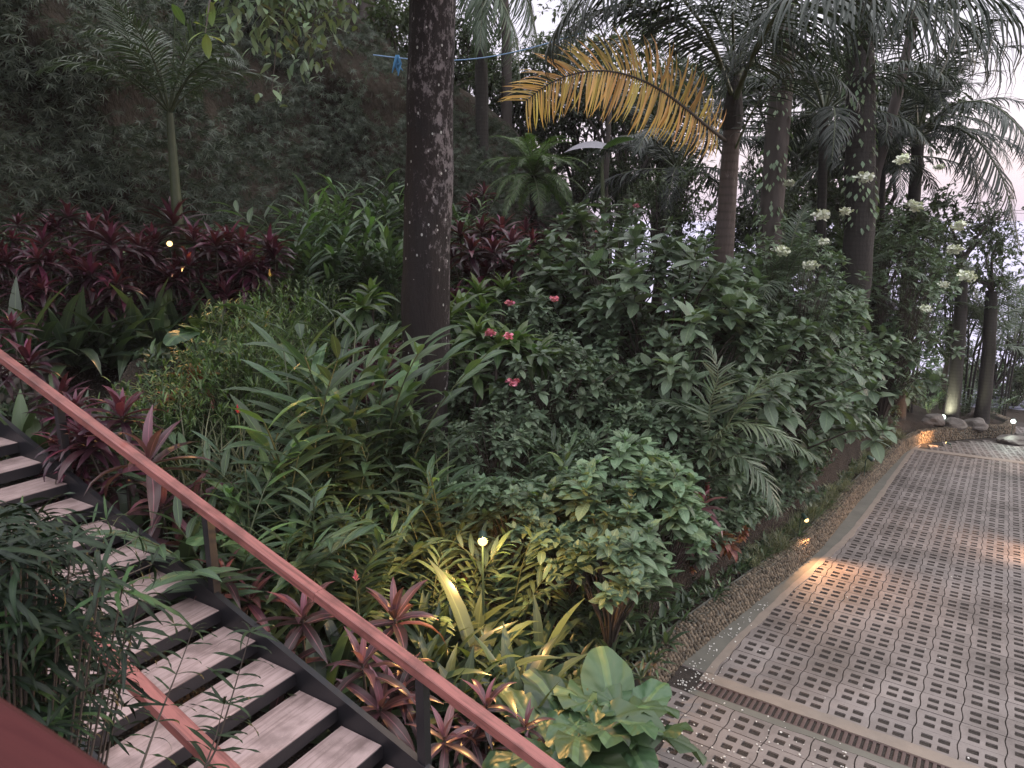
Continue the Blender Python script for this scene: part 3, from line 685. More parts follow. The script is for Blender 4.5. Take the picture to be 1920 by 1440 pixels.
def shrub(seed, rad=1.0, H=1.5, tips=70, L=.13, W=.065, mat='shrub', per=8, stemmat=None, z0=.15, shell=.55, droop=.5, hot=.18, twig=True, tone0=.0):
    r = random.Random(seed); lv = MB(); st = MB(); tipsP = []
    tp = [leaf(1, W / L, 4, d * droop, .18, .45, 0.0, 5, .12, .8) for d in (.5, 1.0, 1.7)]
    for k in range(tips):
        az = r.uniform(0, 6.3); q = (shell + (1 - shell) * r.random()) ; zz = r.random() ** .8
        rr_ = rad * q * math.sqrt(max(.05, 1 - (zz * 1.6 - .6) ** 2 * .75)) * (1 + .22 * math.sin(az * 3 + seed))
        tip_ = np.array([math.cos(az) * rr_, math.sin(az) * rr_, H * (z0 + (1 - z0) * zz * (.8 + .3 * r.random()))]); tipsP.append(tip_)
        mid = tip_ * np.array([.42, .42, .55]) + np.array([r.uniform(-.1, .1) * rad, r.uniform(-.1, .1) * rad, 0])
        P = [np.array([0, 0, 0.]), mid * .5 + [0, 0, .08 * H], mid, tip_ * .6 + mid * .4 + [0, 0, .04 * H], tip_]
        if twig: tube(st, P, [.014, .011, .008, .005, .003], 4)
        ax = norm(norm(tip_ - mid) * .8 + UPZ * .7)
        for c in range(3):
            cc = tip_ - ax * (c * L * .42); m = per if c == 0 else per - 2
            bx_ = frame(ax, (0.2, .5, .1)); a0 = r.uniform(0, 6.3)
            hotc = hot * 1.5 if r.random() < .25 else 0; szc = r.uniform(.75, 1.2)
            for j in range(m):
                aa = a0 + j * 2 * math.pi / m * 1.0 + r.uniform(-.2, .2); el = R((62 if j % 3 == 0 else 22) - c * 16 + r.uniform(-14, 14))
                d = bx_[:, 0] * math.cos(aa) * math.cos(el) + bx_[:, 2] * math.sin(aa) * math.cos(el) + bx_[:, 1] * math.sin(el)
                s_ = L * ((.5 if j % 3 == 0 and c == 0 else .95) + .2 * c) * r.uniform(.6, 1.25) * szc; V, Fc, UV = tp[r.randrange(3)]
                lv.add(V, Fc, UV, min(1, tone0 + (hotc + .5 * hot if c == 0 and j % 3 == 0 else r.random() * hot)), frame(d, UPZ, r.uniform(-.3, .3)) * s_, cc)
    d = {'leaves': lv.mesh('leaves', G[mat])}
    if twig: d['branches'] = st.mesh('branches', stemmat or M_twig)
    d['_tips'] = tipsP; return d
def flowerhead(seed, rad=.07, mat='pinkflower', n=16, L=.045, droop=.6):
    r = random.Random(seed); mb = MB(); tp = leaf(1, .9, 3, droop, .15, .5, 0, 3, .2, .6)
    for k in range(n):
        d = sph(r.uniform(0, 6.3), r.uniform(-.9, 1.4)); mb.add(*tp, min(1, r.random()), frame(d, UPZ, r.uniform(-.5, .5)) * L * r.uniform(.8, 1.25), d * rad * r.uniform(.35, 1) * np.array([1, 1, .6])) if False else mb.add(tp[0], tp[1], tp[2], r.random(), frame(sph(r.uniform(0, 6.3), r.uniform(-.4, 1.2)), UPZ, r.uniform(-.9, .9)) * L * r.uniform(.7, 1.35), d * rad * r.uniform(.35, 1) * np.array([1, 1, .62]))
        tube(mb, [np.zeros(3), mb.v[-1][1] if False else mb.v[-1].mean(0)], [.004, .002], 3, .2, cap=False)
    return mb.mesh('flower', G[mat])
def frond(L=2.4, n=42, ll=.5, lw=.035, el=60, bend=80, hang=.35, mat='palm', two=.35, seed=0, stalk=.16, tone=0.1, rmat=None, fold=.35, seg=4, ragged=0.0, taper=1.0, path=None, rr=1.0, up_=None, op=(68, 40)):
    "a feather frond leaving the origin toward +X at elevation el and bending down; real-world gravity droop"
    r = random.Random(seed); mb = MB(); P = [np.zeros(3)]; m = 18; a = R(el); yaw = r.uniform(-.08, .08)
    for k in range(m):
        P.append(P[-1] + np.array([math.cos(a) * math.cos(yaw * k / m * 3), math.sin(yaw * k / m * 3) * math.cos(a), math.sin(a)]) * L / m); a -= R(bend) / m * (.5 + 1.0 * k / m)
    P = np.array(P)
    if path is not None:
        Q = np.array(path, float); d_ = np.concatenate([[0], np.cumsum(np.linalg.norm(np.diff(Q, axis=0), axis=1))]); s0 = np.linspace(0, d_[-1], m + 1)
        P = np.array([[np.interp(x, d_, Q[:, c]) for c in range(3)] for x in s0])
        for _ in range(2): P[1:-1] = (P[:-2] + P[1:-1] * 2 + P[2:]) / 4
        L = d_[-1]
    tp = [leaf(1, lw / ll, seg, d, fold, .3, 0, 3, .5, .7, tw) for d, tw in ((.25 + hang, .1), (.6 + hang, -.2), (.95 + hang, .3))]
    for k in range(n):
        x = stalk + (1 - stalk) * (k + .5) / n; i = min(int(x * m), m - 1); f_ = x * m - i; p = P[i] * (1 - f_) + P[i + 1] * f_; ax = norm(P[i + 1] - P[i])
        lat = norm(np.cross(ax, UPZ if up_ is None else up_)); up = np.cross(lat, ax)
        xx = (x - stalk) / (1 - stalk); prof = (.45 + .55 * math.sin(min(1, xx * 1.6 + .12) * math.pi / 2)) * (1 - taper * .62 * max(0, xx - .45) / .55)
        for s_ in (-1, 1):
            if r.random() < ragged: continue
            opn = R(op[0] - op[1] * xx + r.uniform(-6, 6)); vv = r.uniform(-two * .3, two)
            d = norm(ax * math.cos(opn) + (lat * s_ + up * vv - UPZ * hang * .6) * math.sin(opn))
            V, Fc, UV = tp[r.randrange(3)]; mb.add(V, Fc, UV, min(1, max(0, tone + r.uniform(-.1, .25))), frame(d, up + UPZ * .3, r.uniform(-.4, .4)) * ll * prof * r.uniform(.88, 1.08), p)
    rb = MB(); tube(rb, P, np.linspace(.022, .004, m + 1) * (L / 2.4) ** .5 * rr, 5)
    return mb.mesh('leaflets', G[mat]), rb.mesh('rachis', rmat or M_stem)
def fanleaf(seed, rad=.55, n=26, mat='palm'):
    r = random.Random(seed); mb = MB(); tp = leaf(1, .09, 4, .7, .5, .5, 0, 3, .4, .8)
    for k in range(n):
        a = R(-125 + 250 * k / (n - 1)); d = norm([math.sin(a), math.cos(a), .12]); mb.add(tp[0], tp[1], tp[2], r.random() * .3, frame(d, UPZ, r.uniform(-.2, .2)) * rad * (.8 + .2 * math.cos(a)) * r.uniform(.92, 1.05), (0, 0, 0))
    return mb
def strapplant(seed, n=16, L=.75, W=.10, mat='strap', el0=82, el1=15, droop=1.3, wave=0.0, hot=.2, seg=7):
    r = random.Random(seed); mb = MB(); tp = [leaf(1, W / L, seg, droop * q, .3, .5, wave, 4, .3) for q in (.5, .9, 1.3)]
    for k in range(n):
        f = (k + .5) / n; d = sph(k * 2.4 + r.uniform(-.3, .3), R(el0 + (el1 - el0) * f + r.uniform(-8, 8))); V, Fc, UV = tp[r.randrange(3)]
        mb.add(V, Fc, UV, (.8 if r.random() < hot * .6 else r.random() * .3), frame(d, UPZ, r.uniform(-.3, .3)) * L * r.uniform(.7, 1.12), (r.uniform(-.03, .03), r.uniform(-.03, .03), 0))
    return {'leaves': mb.mesh('leaves', G[mat])}
def eartpl(seg=8, wav=.06):
    "heart-shaped leaf: tip toward +Y, lobes behind the stalk joint"
    V = [(0, 0, 0)]; UV = [(.5, .3)]; N_ = 36
    for ring in (.35, .7, 1.0):
        for k in range(N_):
            a = 2 * math.pi * k / N_; rad = (.62 + .38 * math.cos(a)) if abs(a - math.pi) > .9 else .36 + .30 * abs(math.sin((a - math.pi) / .9 * math.pi / 2)) ** .7 - .12 * (1 - abs(a - math.pi) / .9)
            rad = max(.12, rad) * ring; x, y = math.sin(a) * rad * .82, math.cos(a) * rad
            z = -.35 * ring ** 2 * (y * y if y > 0 else .3 * abs(y)) + wav * ring * math.sin(a * 9) * ring - .10 * abs(x) + .10 * ring * abs(math.sin(a))
            y = y * 1.3 if y > 0 else y
            V.append((x, y, z)); UV.append((.5 + x * .6 if abs(x) > .01 else .5, .3 + y * .6))
    Fc = [(1 + j * N_ + k, 1 + j * N_ + (k + 1) % N_, 1 + (j + 1) * N_ + (k + 1) % N_, 1 + (j + 1) * N_ + k) for j in range(2) for k in range(N_)]
    T = [(0, 1 + k, 1 + (k + 1) % N_) for k in range(N_)]
    return np.array(V), np.array(Fc)[:, ::-1], np.array(T)[:, ::-1], np.array(UV)
def earplant(seed, n=7, L=.45, H=.6, mat='ear', spread=.5, wav=.06):
    r = random.Random(seed); lv = MB(); st = MB(); V, Fc, T, UV = eartpl(8, wav)
    for k in range(n):
        a = k * 2.4 + r.uniform(-.3, .3); q = spread * r.uniform(.3, 1); hh = H * r.uniform(.55, 1.1); tip_ = np.array([math.cos(a) * q, math.sin(a) * q, hh])
        tube(st, [np.zeros(3), tip_ * [.3, .3, .6], tip_ * [.75, .75, .95], tip_], [.016, .013, .010, .008], 6)
        d = norm([math.cos(a), math.sin(a), r.uniform(-.5, 1.3)]); M = frame(d, UPZ, r.uniform(-.3, .3)) * L * r.uniform(.7, 1.15); tn = (.7 if r.random() < .2 else r.random() * .4)
        lv.add(V, Fc, UV, tn, M, tip_); lv.add(V, T, UV, tn, M, tip_)
    return {'leaves': lv.mesh('leaves', G[mat]), 'stalks': st.mesh('stalks', M_stem)}
def tuft(seed, n=90, L=.32, W=.008, mat='grass', spread=.06, droop=1.9, el=(35, 85)):
    r = random.Random(seed); mb = MB(); tp = [leaf(1, W / L, 5, droop * q, .1, .4, 0, 3, .6) for q in (.6, 1, 1.3)]
    for k in range(n):
        d = sph(r.uniform(0, 6.3), R(r.uniform(*el))); V, Fc, UV = tp[r.randrange(3)]
        mb.add(V, Fc, UV, r.random(), frame(d, UPZ) * L * r.uniform(.6, 1.15), (r.gauss(0, spread), r.gauss(0, spread), 0))
    return {'blades': mb.mesh('blades', G[mat])}
def finebush(seed, rad=.5, H=.6, n=170, mat='bright', L=.055, W=.010):
    r = random.Random(seed); mb = MB(); st = MB(); tp = [leaf(1, W / L, 3, d, .1, .4, 0, 3, .3) for d in (.4, 1.2)]
    for k in range(n):
        az = r.uniform(0, 6.3); q = r.random() ** .4; zz = r.random(); c = np.array([math.cos(az) * rad * q * math.sqrt(1 - .7 * zz * zz), math.sin(az) * rad * q * math.sqrt(1 - .7 * zz * zz), H * (.2 + .8 * zz)])
        if k % 3 == 0: tube(st, [c * [.2, .2, 0], c * [.6, .6, .7], c], [.004, .003, .002], 4)
        ax = norm(c * [1, 1, .5] + UPZ * .5)
        for j in range(9):
            d = norm(ax * .6 + np.array([r.gauss(0, 1), r.gauss(0, 1), r.gauss(-.1, .7)]) * .6); V, Fc, UV = tp[j % 2]
            mb.add(V, Fc, UV, r.random() * (.5 + .5 * zz), frame(d, UPZ) * L * r.uniform(.7, 1.5), c + ax * r.uniform(-.1, .04))
    return {'leaves': mb.mesh('leaves', G[mat]), 'twigs': st.mesh('twigs', M_stem)}

# ------------------------------------------------------------------ planting
AUTO = []
def put(parts, name, desc, cat, loc, rotz=0, s=1.0, group=None, where=None, fixed=False, flowers=None, kindlabel=None):
    o = thing(name, None, cat, loc, rotz, group, s)
    o['label'] = desc
    for k, me in parts.items():
        if k[0] != '_': link(k, me, o)
    if not fixed: AUTO.append((o, desc, where))
    return o
def top(parts_H, u, v, D):
    "base on the ground and the scale that brings a plant of height H up to pixel (u, v)"
    P = at(u, v, D); z = ground(P[0], P[1]) - .03; h = max(.12, P[2] - z); return (P[0], P[1], z), h / parts_H
def Dst(u):
    "distance of the far stringer of the stairs in column u"
    best = min(range(-60, 190), key=lambda q: abs(px(stp(q / 10, -.05, 0))[0] - u)); p = stp(best / 10, -.05, 0); return math.hypot(p[0], p[1])
def row(protos, H, name, desc, cat, spots, group=None, where=None, smin=.45, smax=1.7, fixed=False, seed=1, clear=0.5):
    r = random.Random(seed * 31 + 5); res = []
    for k, sp_ in enumerate(spots):
        u, v, D = sp_[:3]
        if u < 900 and D < Dst(u) + .5: D = Dst(u) + .5
        if u > 960:
            for _ in range(40):
                q = at(u, v, D)
                if side(q[0], q[1]) > clear: break
                D += .2
        loc, sc = top(H, u, v, D)
        if sc < smin or sc > smax: print('SCALE', name, u, v, D, round(sc, 2))
        sc = min(max(sc, smin), smax); zt = at(u, v, D)[2]
        loc = (loc[0], loc[1], max(loc[2], zt - H * sc) if zt - H * sc < loc[2] else loc[2])
        d_ = sp_[3] if len(sp_) > 3 else desc
        res.append(put(protos[k % len(protos)], name, d_, cat, loc, r.uniform(0, 6.28), sc, group, where, fixed or len(sp_) > 3))
    return res
RZ = random.Random(11)
# -- maroon cordylines
cm = [cordyline(s_, 1.3, 3, .40, .075, 24, 'maroon', .55) for s_ in (1, 2, 3, 4)]
cm1 = [cordyline(s_ + 20, 1.2, 2, .38, .09, 22, 'maroon', .55, .2) for s_ in (1, 2, 3)]
g_ = 'maroon cordylines on the upper terrace'
row(cm, 1.5, 'cordyline', 'maroon cordyline with glossy broad leaves', 'plant',
    [(-30, 415, 13.2), (28, 400, 13.6), (70, 425, 12.8), (118, 378, 14), (160, 405, 13.4), (205, 418, 12.9), (195, 392, 14.4), (250, 430, 13.2), (292, 425, 13.8), (330, 375, 14.2), (368, 415, 13.6), (400, 425, 13.2), (432, 420, 13.8), (462, 428, 13.5), (492, 432, 13.2), (510, 450, 13)],
    g_, 'in the upper terrace row')
row(cm, 1.5, 'cordyline', 'dusky low maroon cordyline', 'plant',
    [(15, 462, 12.6), (85, 468, 12.6), (215, 470, 12.8), (345, 468, 12.9), (445, 470, 12.8), (20, 585, 10.6)], g_, 'below the upper row')
row(cm1, 1.3, 'cordyline', 'bright crimson cordyline', 'plant', [(868, 425, 14.5), (900, 418, 15), (940, 415, 15.2), (955, 440, 14.2), (884, 455, 13.6), (925, 455, 13.8)], 'crimson cordylines right of the big trunk', 'right of the big trunk')
row(cm, 1.5, 'cordyline', 'small dark cordyline', 'plant', [(1005, 385, 17), (1045, 400, 17), (985, 410, 16), (905, 345, 18)], 'dark cordylines near the pygmy palm', 'near the pygmy palm')
# cordylines beside the stairs
cs = [cordyline(s_ + 40, .9, 2, .42, .085, 13, 'pinkish', .30, .25) for s_ in (1, 2, 3)]
row(cm, 1.5, 'cordyline', '', 'plant', [(60, 640, 8.6, 'brownish red cordyline leaning over the top of the handrail, far left'), (130, 735, 7.6, 'maroon cordyline just behind the first railing post, lower leaves hanging'),
    (150, 800, 6.9, 'maroon cordyline spilling round the first stair railing post'), (210, 735, 8.0, 'two upright dark red leaves cordyline right above the handrail seam')], smin=.3)
row(cs, 1.1, 'cordyline', '', 'plant', [(285, 790, 7.6, 'pink tipped cordyline reaching right above the upper handrail'), (435, 1035, 6.2, 'pink and bronze cordyline beside the middle railing post'), (555, 1110, 5.6, 'dull pink cordyline under the handrail between the two lower posts'),
    (745, 1115, 5.9, 'tall pink striped cordyline standing just above the lower handrail'), (690, 1205, 5.2, 'red brown cordyline with drooping leaves left of the lowest post'), (905, 1285, 5.4, 'cordyline with bright magenta upright leaf above the lower handrail'),
    (845, 1350, 4.9, 'pale pink cordyline below the handrail right of the lowest post'), (985, 1340, 5.3, 'purplish cordyline between the handrail end and the elephant ears'), (300, 905, 6.6, 'dark cordyline below the handrail left of the middle post'),
    (1310, 925, 9.2, 'small reddish cordyline in the bed near the pebble wall')], smin=.3)
sp0 = [strapplant(77, 14, .55, .07, 'strap', 80, 30, 2.2)]
# -- ginger and heliconia canes
gg = [ginger(s_, 1.6, 7, .42, .085, 'ginger', .7, .6, .12) for s_ in (1, 2, 3, 4)]
gb = [ginger(s_ + 30, 1.8, 7, .44, .088, 'ginger', .8, .45, .3, 13) for s_ in (1, 2, 3)]
row(gg, 1.6, 'ginger_plant', 'bluish green ginger clump', 'plant', [(500, 385, 14.6), (540, 365, 15), (575, 350, 15.6), (620, 325, 16.2), (668, 318, 16.4), (712, 330, 16.2), (748, 345, 15.8), (600, 400, 14.4), (655, 395, 14.4), (710, 400, 14.4), (745, 415, 14.2), (560, 425, 14), (875, 365, 17), (860, 400, 16)],
    'ginger clumps below the earth bank', 'under the earth bank')
row(gb, 1.8, 'ginger_plant', '', 'plant', [(628, 520, 8.2, 'tallest shell ginger left of the big trunk with yellow green tip'), (545, 610, 8.0, 'shell ginger with long arching leaves in front of the bright bushes'), (715, 600, 8.6, 'shell ginger leaning against the left side of the big trunk'), (680, 560, 8.9, 'shell ginger with upright dark canes just left of the big trunk')], 'tall ginger left of the big trunk')
row(gg, 1.6, 'ginger_plant', 'tall dark green ginger clump', 'plant', [(450, 790, 7.8), (515, 830, 7.5), (590, 770, 8.3), (650, 830, 7.8), (500, 930, 6.9), (575, 900, 7.2), (640, 960, 6.9), (700, 930, 7.3), (760, 850, 8), (730, 760, 8.7), (800, 740, 9), (850, 870, 8.2), (400, 880, 6.9), (800, 960, 7.6)],
    'ginger clumps between the stairs and the trunk', 'between stairs and trunk')
row(gb, 1.8, 'ginger_plant', '', 'plant', [(832, 790, 7.9, 'ginger with bright yellow green upright tip in front of the trunk base'), (1010, 830, 8.6, 'grey green ginger with broad arching leaves right of the trunk base'), (1085, 790, 9.2, 'tall arching ginger behind the pale leaved shrub'), (1180, 870, 8.8, 'long leaved ginger leaning right over the pale shrub')])
row(gg, 1.6, 'ginger_plant', 'broad leaved ginger clump', 'plant', [(960, 900, 8.4), (1060, 930, 8.4), (1150, 980, 8.2), (1220, 1000, 8.3), (930, 830, 9)], 'ginger clumps behind the pale shrubs', 'behind the pale leaved shrubs')
row(gg, 1.6, 'ginger_plant', '', 'plant', [(862, 990, 7.3, 'lamp lit ginger just left of the glowing spotlight'), (958, 1000, 7.4, 'lamp lit ginger just right of the glowing spotlight'), (905, 965, 7.9, 'yellow lit ginger leaves directly behind the glowing spotlight'), (800, 1040, 6.9, 'ginger between the lamp and the handrail'), (1090, 1060, 7.7, 'long leaved ginger hanging over the bed right of the lamp'), (1170, 1080, 7.9, 'ginger with hanging leaves below the pale shrubs')], smin=.3)
row(sp0, .5, 'crinum_lily', '', 'plant', [(893, 1038, 6.35, 'drooping strap leaved plant arching right under the glowing bulb')], smin=.4, smax=2.4)
# -- mussaenda and other leafy shrubs
sh = [shrub(s_, 1.0, 1.5, 80, .125, .062, 'shrub', 8, z0=.28) for s_ in (1, 2, 3)]
shp = [shrub(s_ + 9, .62, 1.5, 40, .15, .078, 'pale', 8, hot=.35, z0=.66) for s_ in (1, 2)]
fl_p = [flowerhead(s_, .065, 'pinkflower', 60, .036) for s_ in (1, 2)]
fl_w = [flowerhead(s_ + 5, .17, 'whiteflower', 100, .062) for s_ in (1, 2)]
def blooms(o, spots, mes, sc=1.0):
    for k, (u, v, D) in enumerate(spots):
        P = (Vector([float(c) for c in at(u, v, D)]) - o.location) / o.scale[0]; P.rotate(o.rotation_euler.to_quaternion().inverted() if False else __import__('mathutils').Euler((0, 0, -o.rotation_euler.z)))
        f = link('flower_cluster', mes[k % len(mes)], o, P, k * 1.3); f.scale = (sc * RZ.uniform(.6, 1.1) / o.scale[0],) * 3
a = row(sh, 1.5, 'flowering_shrub', '', 'shrub', [(1030, 640, 10.6, 'mussaenda shrub with pink flower heads right of the big trunk'), (930, 770, 9.2, 'grey green shrub in front of the trunk with pale leaf rosettes'), (1120, 690, 11, 'spreading green shrub in the middle of the bed'),
    (1150, 390, 14.4, 'broad shrub with small salmon flowers left of the tall palm trunk'), (1240, 440, 12.8, 'large leafy shrub in front of the tall palm trunk'), (1290, 560, 12, 'leafy shrub hiding the lower part of the tall palm trunk'),
    (1190, 620, 12, 'shaded leafy shrub behind the middle of the bed'), (1240, 740, 10.5, 'loose green shrub with dark twigs left of the young palm'), (1430, 560, 13.4, 'green shrub just right of the bare palm stem')], None, smin=.5, smax=2.4)
blooms(a[0], [(1040, 562, 10.1), (918, 626, 9.9), (962, 718, 9.2), (953, 632, 9.8), (955, 570, 10.4)], fl_p, 1.3)
blooms(a[3], [(1192, 387, 13.5), (1122, 434, 13.5)], fl_p, 1.1)
row(sh, 1.5, 'shrub', 'dark green filler shrub', 'shrub', [(1090, 470, 15.5), (1030, 500, 14.8), (1350, 470, 15.5), (1420, 640, 13), (1480, 620, 15), (1560, 650, 16), (1620, 700, 16), (1680, 700, 18), (1560, 730, 14.5), (1500, 760, 13), (1300, 830, 10.2), (1440, 800, 12), (960, 560, 12.5), (1020, 760, 10.2), (1120, 800, 9.8), (870, 700, 10.9),
    (1400, 520, 16), (1510, 540, 17), (1590, 560, 18), (1650, 620, 22.5), (1520, 800, 14.6), (1590, 780, 16.8), (1660, 775, 19), (1450, 850, 12.9), (1390, 890, 11.6), (1500, 860, 14)], 'filler shrubs in the planted bed', 'in the bed', smin=.35, smax=2.2, clear=1.5)
row(shp, 1.5, 'shrub', '', 'shrub', [(1190, 850, 8.4, 'pale green big leaved shrub at the bed front, upper one'), (1250, 930, 8.0, 'pale green big leaved shrub nearest the young palm'), (1110, 900, 8.2, 'pale green big leaved shrub right above the glowing lamp'), (960, 905, 8.2, 'pale green shrub directly behind the glowing lamp'), (1060, 965, 7.9, 'low pale green shrub just right of the glowing lamp'), (1150, 985, 7.4, 'low pale green shrub with star shaped rosettes at bed front'), (860, 890, 8.4, 'pale green shrub left of and above the glowing lamp')], None, smin=.4)
# white flowering trees on the right
wt = [shrub(s_ + 60, 1.7, 5.6, 230, .15, .07, 'shrub', 7, z0=.3, shell=.3) for s_ in (1, 2)]
b = row(wt, 5.6, 'flowering_tree', '', 'tree', [(1500, 420, 15, 'white mussaenda tree right of the tall palm'), (1690, 400, 17.5, 'white mussaenda tree in front of the leaning palm')], None, smin=.5, smax=2.4)
blooms(b[0], [(1520, 500, 13.9), (1465, 472, 14), (1540, 405, 14.2), (1480, 345, 14.5), (1585, 398, 14.5), (1545, 455, 14)], fl_w)
blooms(b[1], [(1812, 520, 15), (1695, 300, 16.5), (1760, 315, 16.5), (1710, 388, 16.5), (1620, 335, 16), (1800, 425, 16), (1790, 470, 15.5), (1735, 580, 15), (1770, 535, 15.2)], fl_w)
# -- bright fine bushes and wispy plants
fb = [finebush(s_, .5, .65, 170) for s_ in (1, 2)]
row(fb, .65, 'bush', 'bright lime fine leaved bush', 'bush', [(420, 610, 10), (455, 575, 11), (520, 545, 12), (560, 530, 12.6), (300, 712, 9.2), (490, 600, 10.6), (425, 640, 9.6)], 'lime bushes by the upper path', 'by the upper path', smin=.4, smax=2)
wp = [tuft(s_, 130, .8, .009, 'grass', .10, 1.8, (45, 85)) for s_ in (1, 2)]
row(wp, .7, 'grass_clump', '', 'plant', [(420, 690, 8.4, 'wispy papyrus like grass clump with drooping pale blades'), (350, 730, 8.2, 'fine olive grass clump above the handrail')], None, smin=.5, smax=2)
# -- crotons and variegated plants right of the trunk
cy = [cordyline(s_ + 70, .7, 2, .26, .075, 20, 'bright', .5, .3) for s_ in (1, 2)]
row(cy, .8, 'croton', 'yellow green croton', 'plant', [(905, 500, 12.5), (935, 490, 12.8), (870, 535, 11.5), (880, 585, 10.6), (1035, 490, 14), (920, 600, 10.5), (850, 570, 11), (700, 530, 12), (1080, 690, 11.6)], 'yellow green crotons', 'right of the trunk', smin=.3, smax=2)
ct = [cordyline(s_ + 80, .3, 2, .22, .09, 16, 'croton', .7, .2) for s_ in (1, 2)]
row(ct, .45, 'croton', 'orange red croton', 'plant', [(1345, 985, 8.8), (1365, 1000, 9.0), (1300, 1075, 8.2), (350, 640, 10), (1330, 1010, 8.6), (1395, 985, 9.6)], 'orange red crotons', 'by the pebble wall', smin=.3, smax=2)
row(gg, 1.6, 'ginger_plant', 'lamp lit green plant', 'plant', [(1745, 735, 27), (1772, 700, 28.5), (1812, 735, 27.6), (1825, 690, 29), (1868, 735, 28.3), (1895, 720, 29), (1915, 745, 28.6)], 'green plants behind the far bend wall', 'behind the far bend wall', smin=.5, smax=2.2)
row(sh, 1.5, 'shrub', 'leafy backdrop shrub', 'shrub', [(1750, 690, 30), (1800, 670, 31), (1850, 680, 31), (1900, 670, 31.5)], 'shrubs past the far bend', 'past the far bend', smin=.5, smax=2.6)
# -- low undergrowth between the wall and the shrubs
lo_ = [shrub(s_ + 120, .5, .6, 42, .11, .05, 'shrub', 7, z0=.1, shell=.4) for s_ in (1, 2, 3)]
wlx = dens(FOOT[4:12], 240); r6 = random.Random(16)
for k in range(130):
    f = (k + r6.random()) / 130; i = int(4 + f * 230); p, q = wlx[i], wlx[i + 1]; n = norm((q - p)[:2]); n = np.array([-n[1], n[0], 0]); dd = r6.uniform(.7, 4.6)
    loc = p + n * dd; loc[2] = ground(loc[0], loc[1]) - .02
    put(lo_[k % 3], 'low_shrub', 'low shady shrub', 'shrub', loc, r6.uniform(0, 6.3), r6.uniform(.7, 1.35), 'low shrubs just behind the pebble wall', 'just behind the pebble wall')
# -- strap leaved plants at the foot
sp1 = [strapplant(s_, 15, .75, .105) for s_ in (1, 2, 3)]
row(sp1, .6, 'crinum_lily', 'broad strap leaved lily', 'plant', [(1010, 1150, 6.9), (930, 1200, 6.4), (1080, 1210, 6.9), (1150, 1180, 7.3), (980, 1230, 6.3), (1170, 1250, 6.9), (1060, 1280, 6.3), (820, 1150, 6.4), (1110, 1120, 7.6), (1200, 1160, 7.7), (840, 1230, 5.9), (770, 1190, 6), (1230, 1210, 7.4), (1215, 1245, 6.9), (1175, 1300, 6.3), (1250, 1170, 7.8), (1120, 1230, 6.7), (1200, 1290, 6.6), (1150, 1290, 6.1), (1225, 1225, 7.2)], 'strap leaved lilies at the foot of the bed', 'at the foot of the bed', smin=.35, smax=1.8, clear=.12)
sp2 = [strapplant(s_ + 9, 9, .7, .15, 'strap', 85, 35, .9, 0, .5) for s_ in (1, 2)]
row(sp2, .65, 'ginger_lily', '', 'plant', [(60, 755, 7.2, 'bright broad upright leaf plant left of the first railing post'), (30, 740, 7.4, 'grey green broad leaf plant at the left picture edge above the stairs'), (560, 1330, 4.9, 'broad pleated leaf plant beside the lower treads'), (640, 1290, 5.2, 'broad ribbed leaf plant left of the lowest post'), (590, 1200, 5.4, 'low dark leafy plant against the stair stringer'), (330, 960, 6.4, 'grey green broad leaf plant between first and middle posts'), (240, 900, 6.8, 'broad leaf plant close behind the stringer, upper part'), (740, 1400, 4.8, 'pleated leaf plant at the bottom edge by the lowest post'), (470, 1130, 5.7, 'low broad leaf plant right of the middle post')], None, smin=.3, smax=1.8)
st3 = [strapplant(s_ + 19, 22, .34, .06, 'strap', 75, 5, 1.0, 0, .3, 5) for s_ in (1, 2, 3)]
spots = []
for k in range(46):
    f = k / 45; u = 95 + 300 * f + RZ.uniform(-8, 8); spots.append((u, 640 - 75 * f + RZ.uniform(-42, -10), 12.9 + RZ.uniform(-.1, 1.0)))
row(st3, .3, 'lily', 'low silvery spider lily', 'plant', spots, 'spider lilies edging the upper path', 'edging the upper path', smin=.4, smax=2.2)
spots = [(RZ.uniform(130, 360), RZ.uniform(695, 770), RZ.uniform(8.4, 9.8)) for k in range(20)]
row(st3, .3, 'lily', 'low green lily', 'plant', spots, 'lilies below the path wall', 'below the path wall', smin=.4, smax=2.2)
spots = [(RZ.uniform(760, 1000), RZ.uniform(1190, 1330), RZ.uniform(5.6, 6.4)) for k in range(16)] + [(RZ.uniform(560, 900), RZ.uniform(980, 1150), RZ.uniform(6.2, 7)) for k in range(12)]
row(st3, .3, 'lily', 'small glossy lily', 'plant', spots, 'small lilies behind the lower handrail', 'behind the lower handrail', smin=.4, smax=2.4)
row(sp1, .6, 'ginger_lily', 'dark drooping strap leaved plant', 'plant', [(5, 520, 11.9), (50, 525, 12.1), (95, 520, 12.3), (140, 522, 12.4), (185, 520, 12.5), (230, 515, 12.6), (275, 512, 12.7), (320, 508, 12.8), (365, 505, 12.8), (410, 505, 12.8), (120, 560, 12), (200, 555, 12.2), (290, 548, 12.4), (455, 505, 12.9)], 'dark strap leaved plants behind the upper path', 'behind the upper path', smin=.4, smax=1.8)
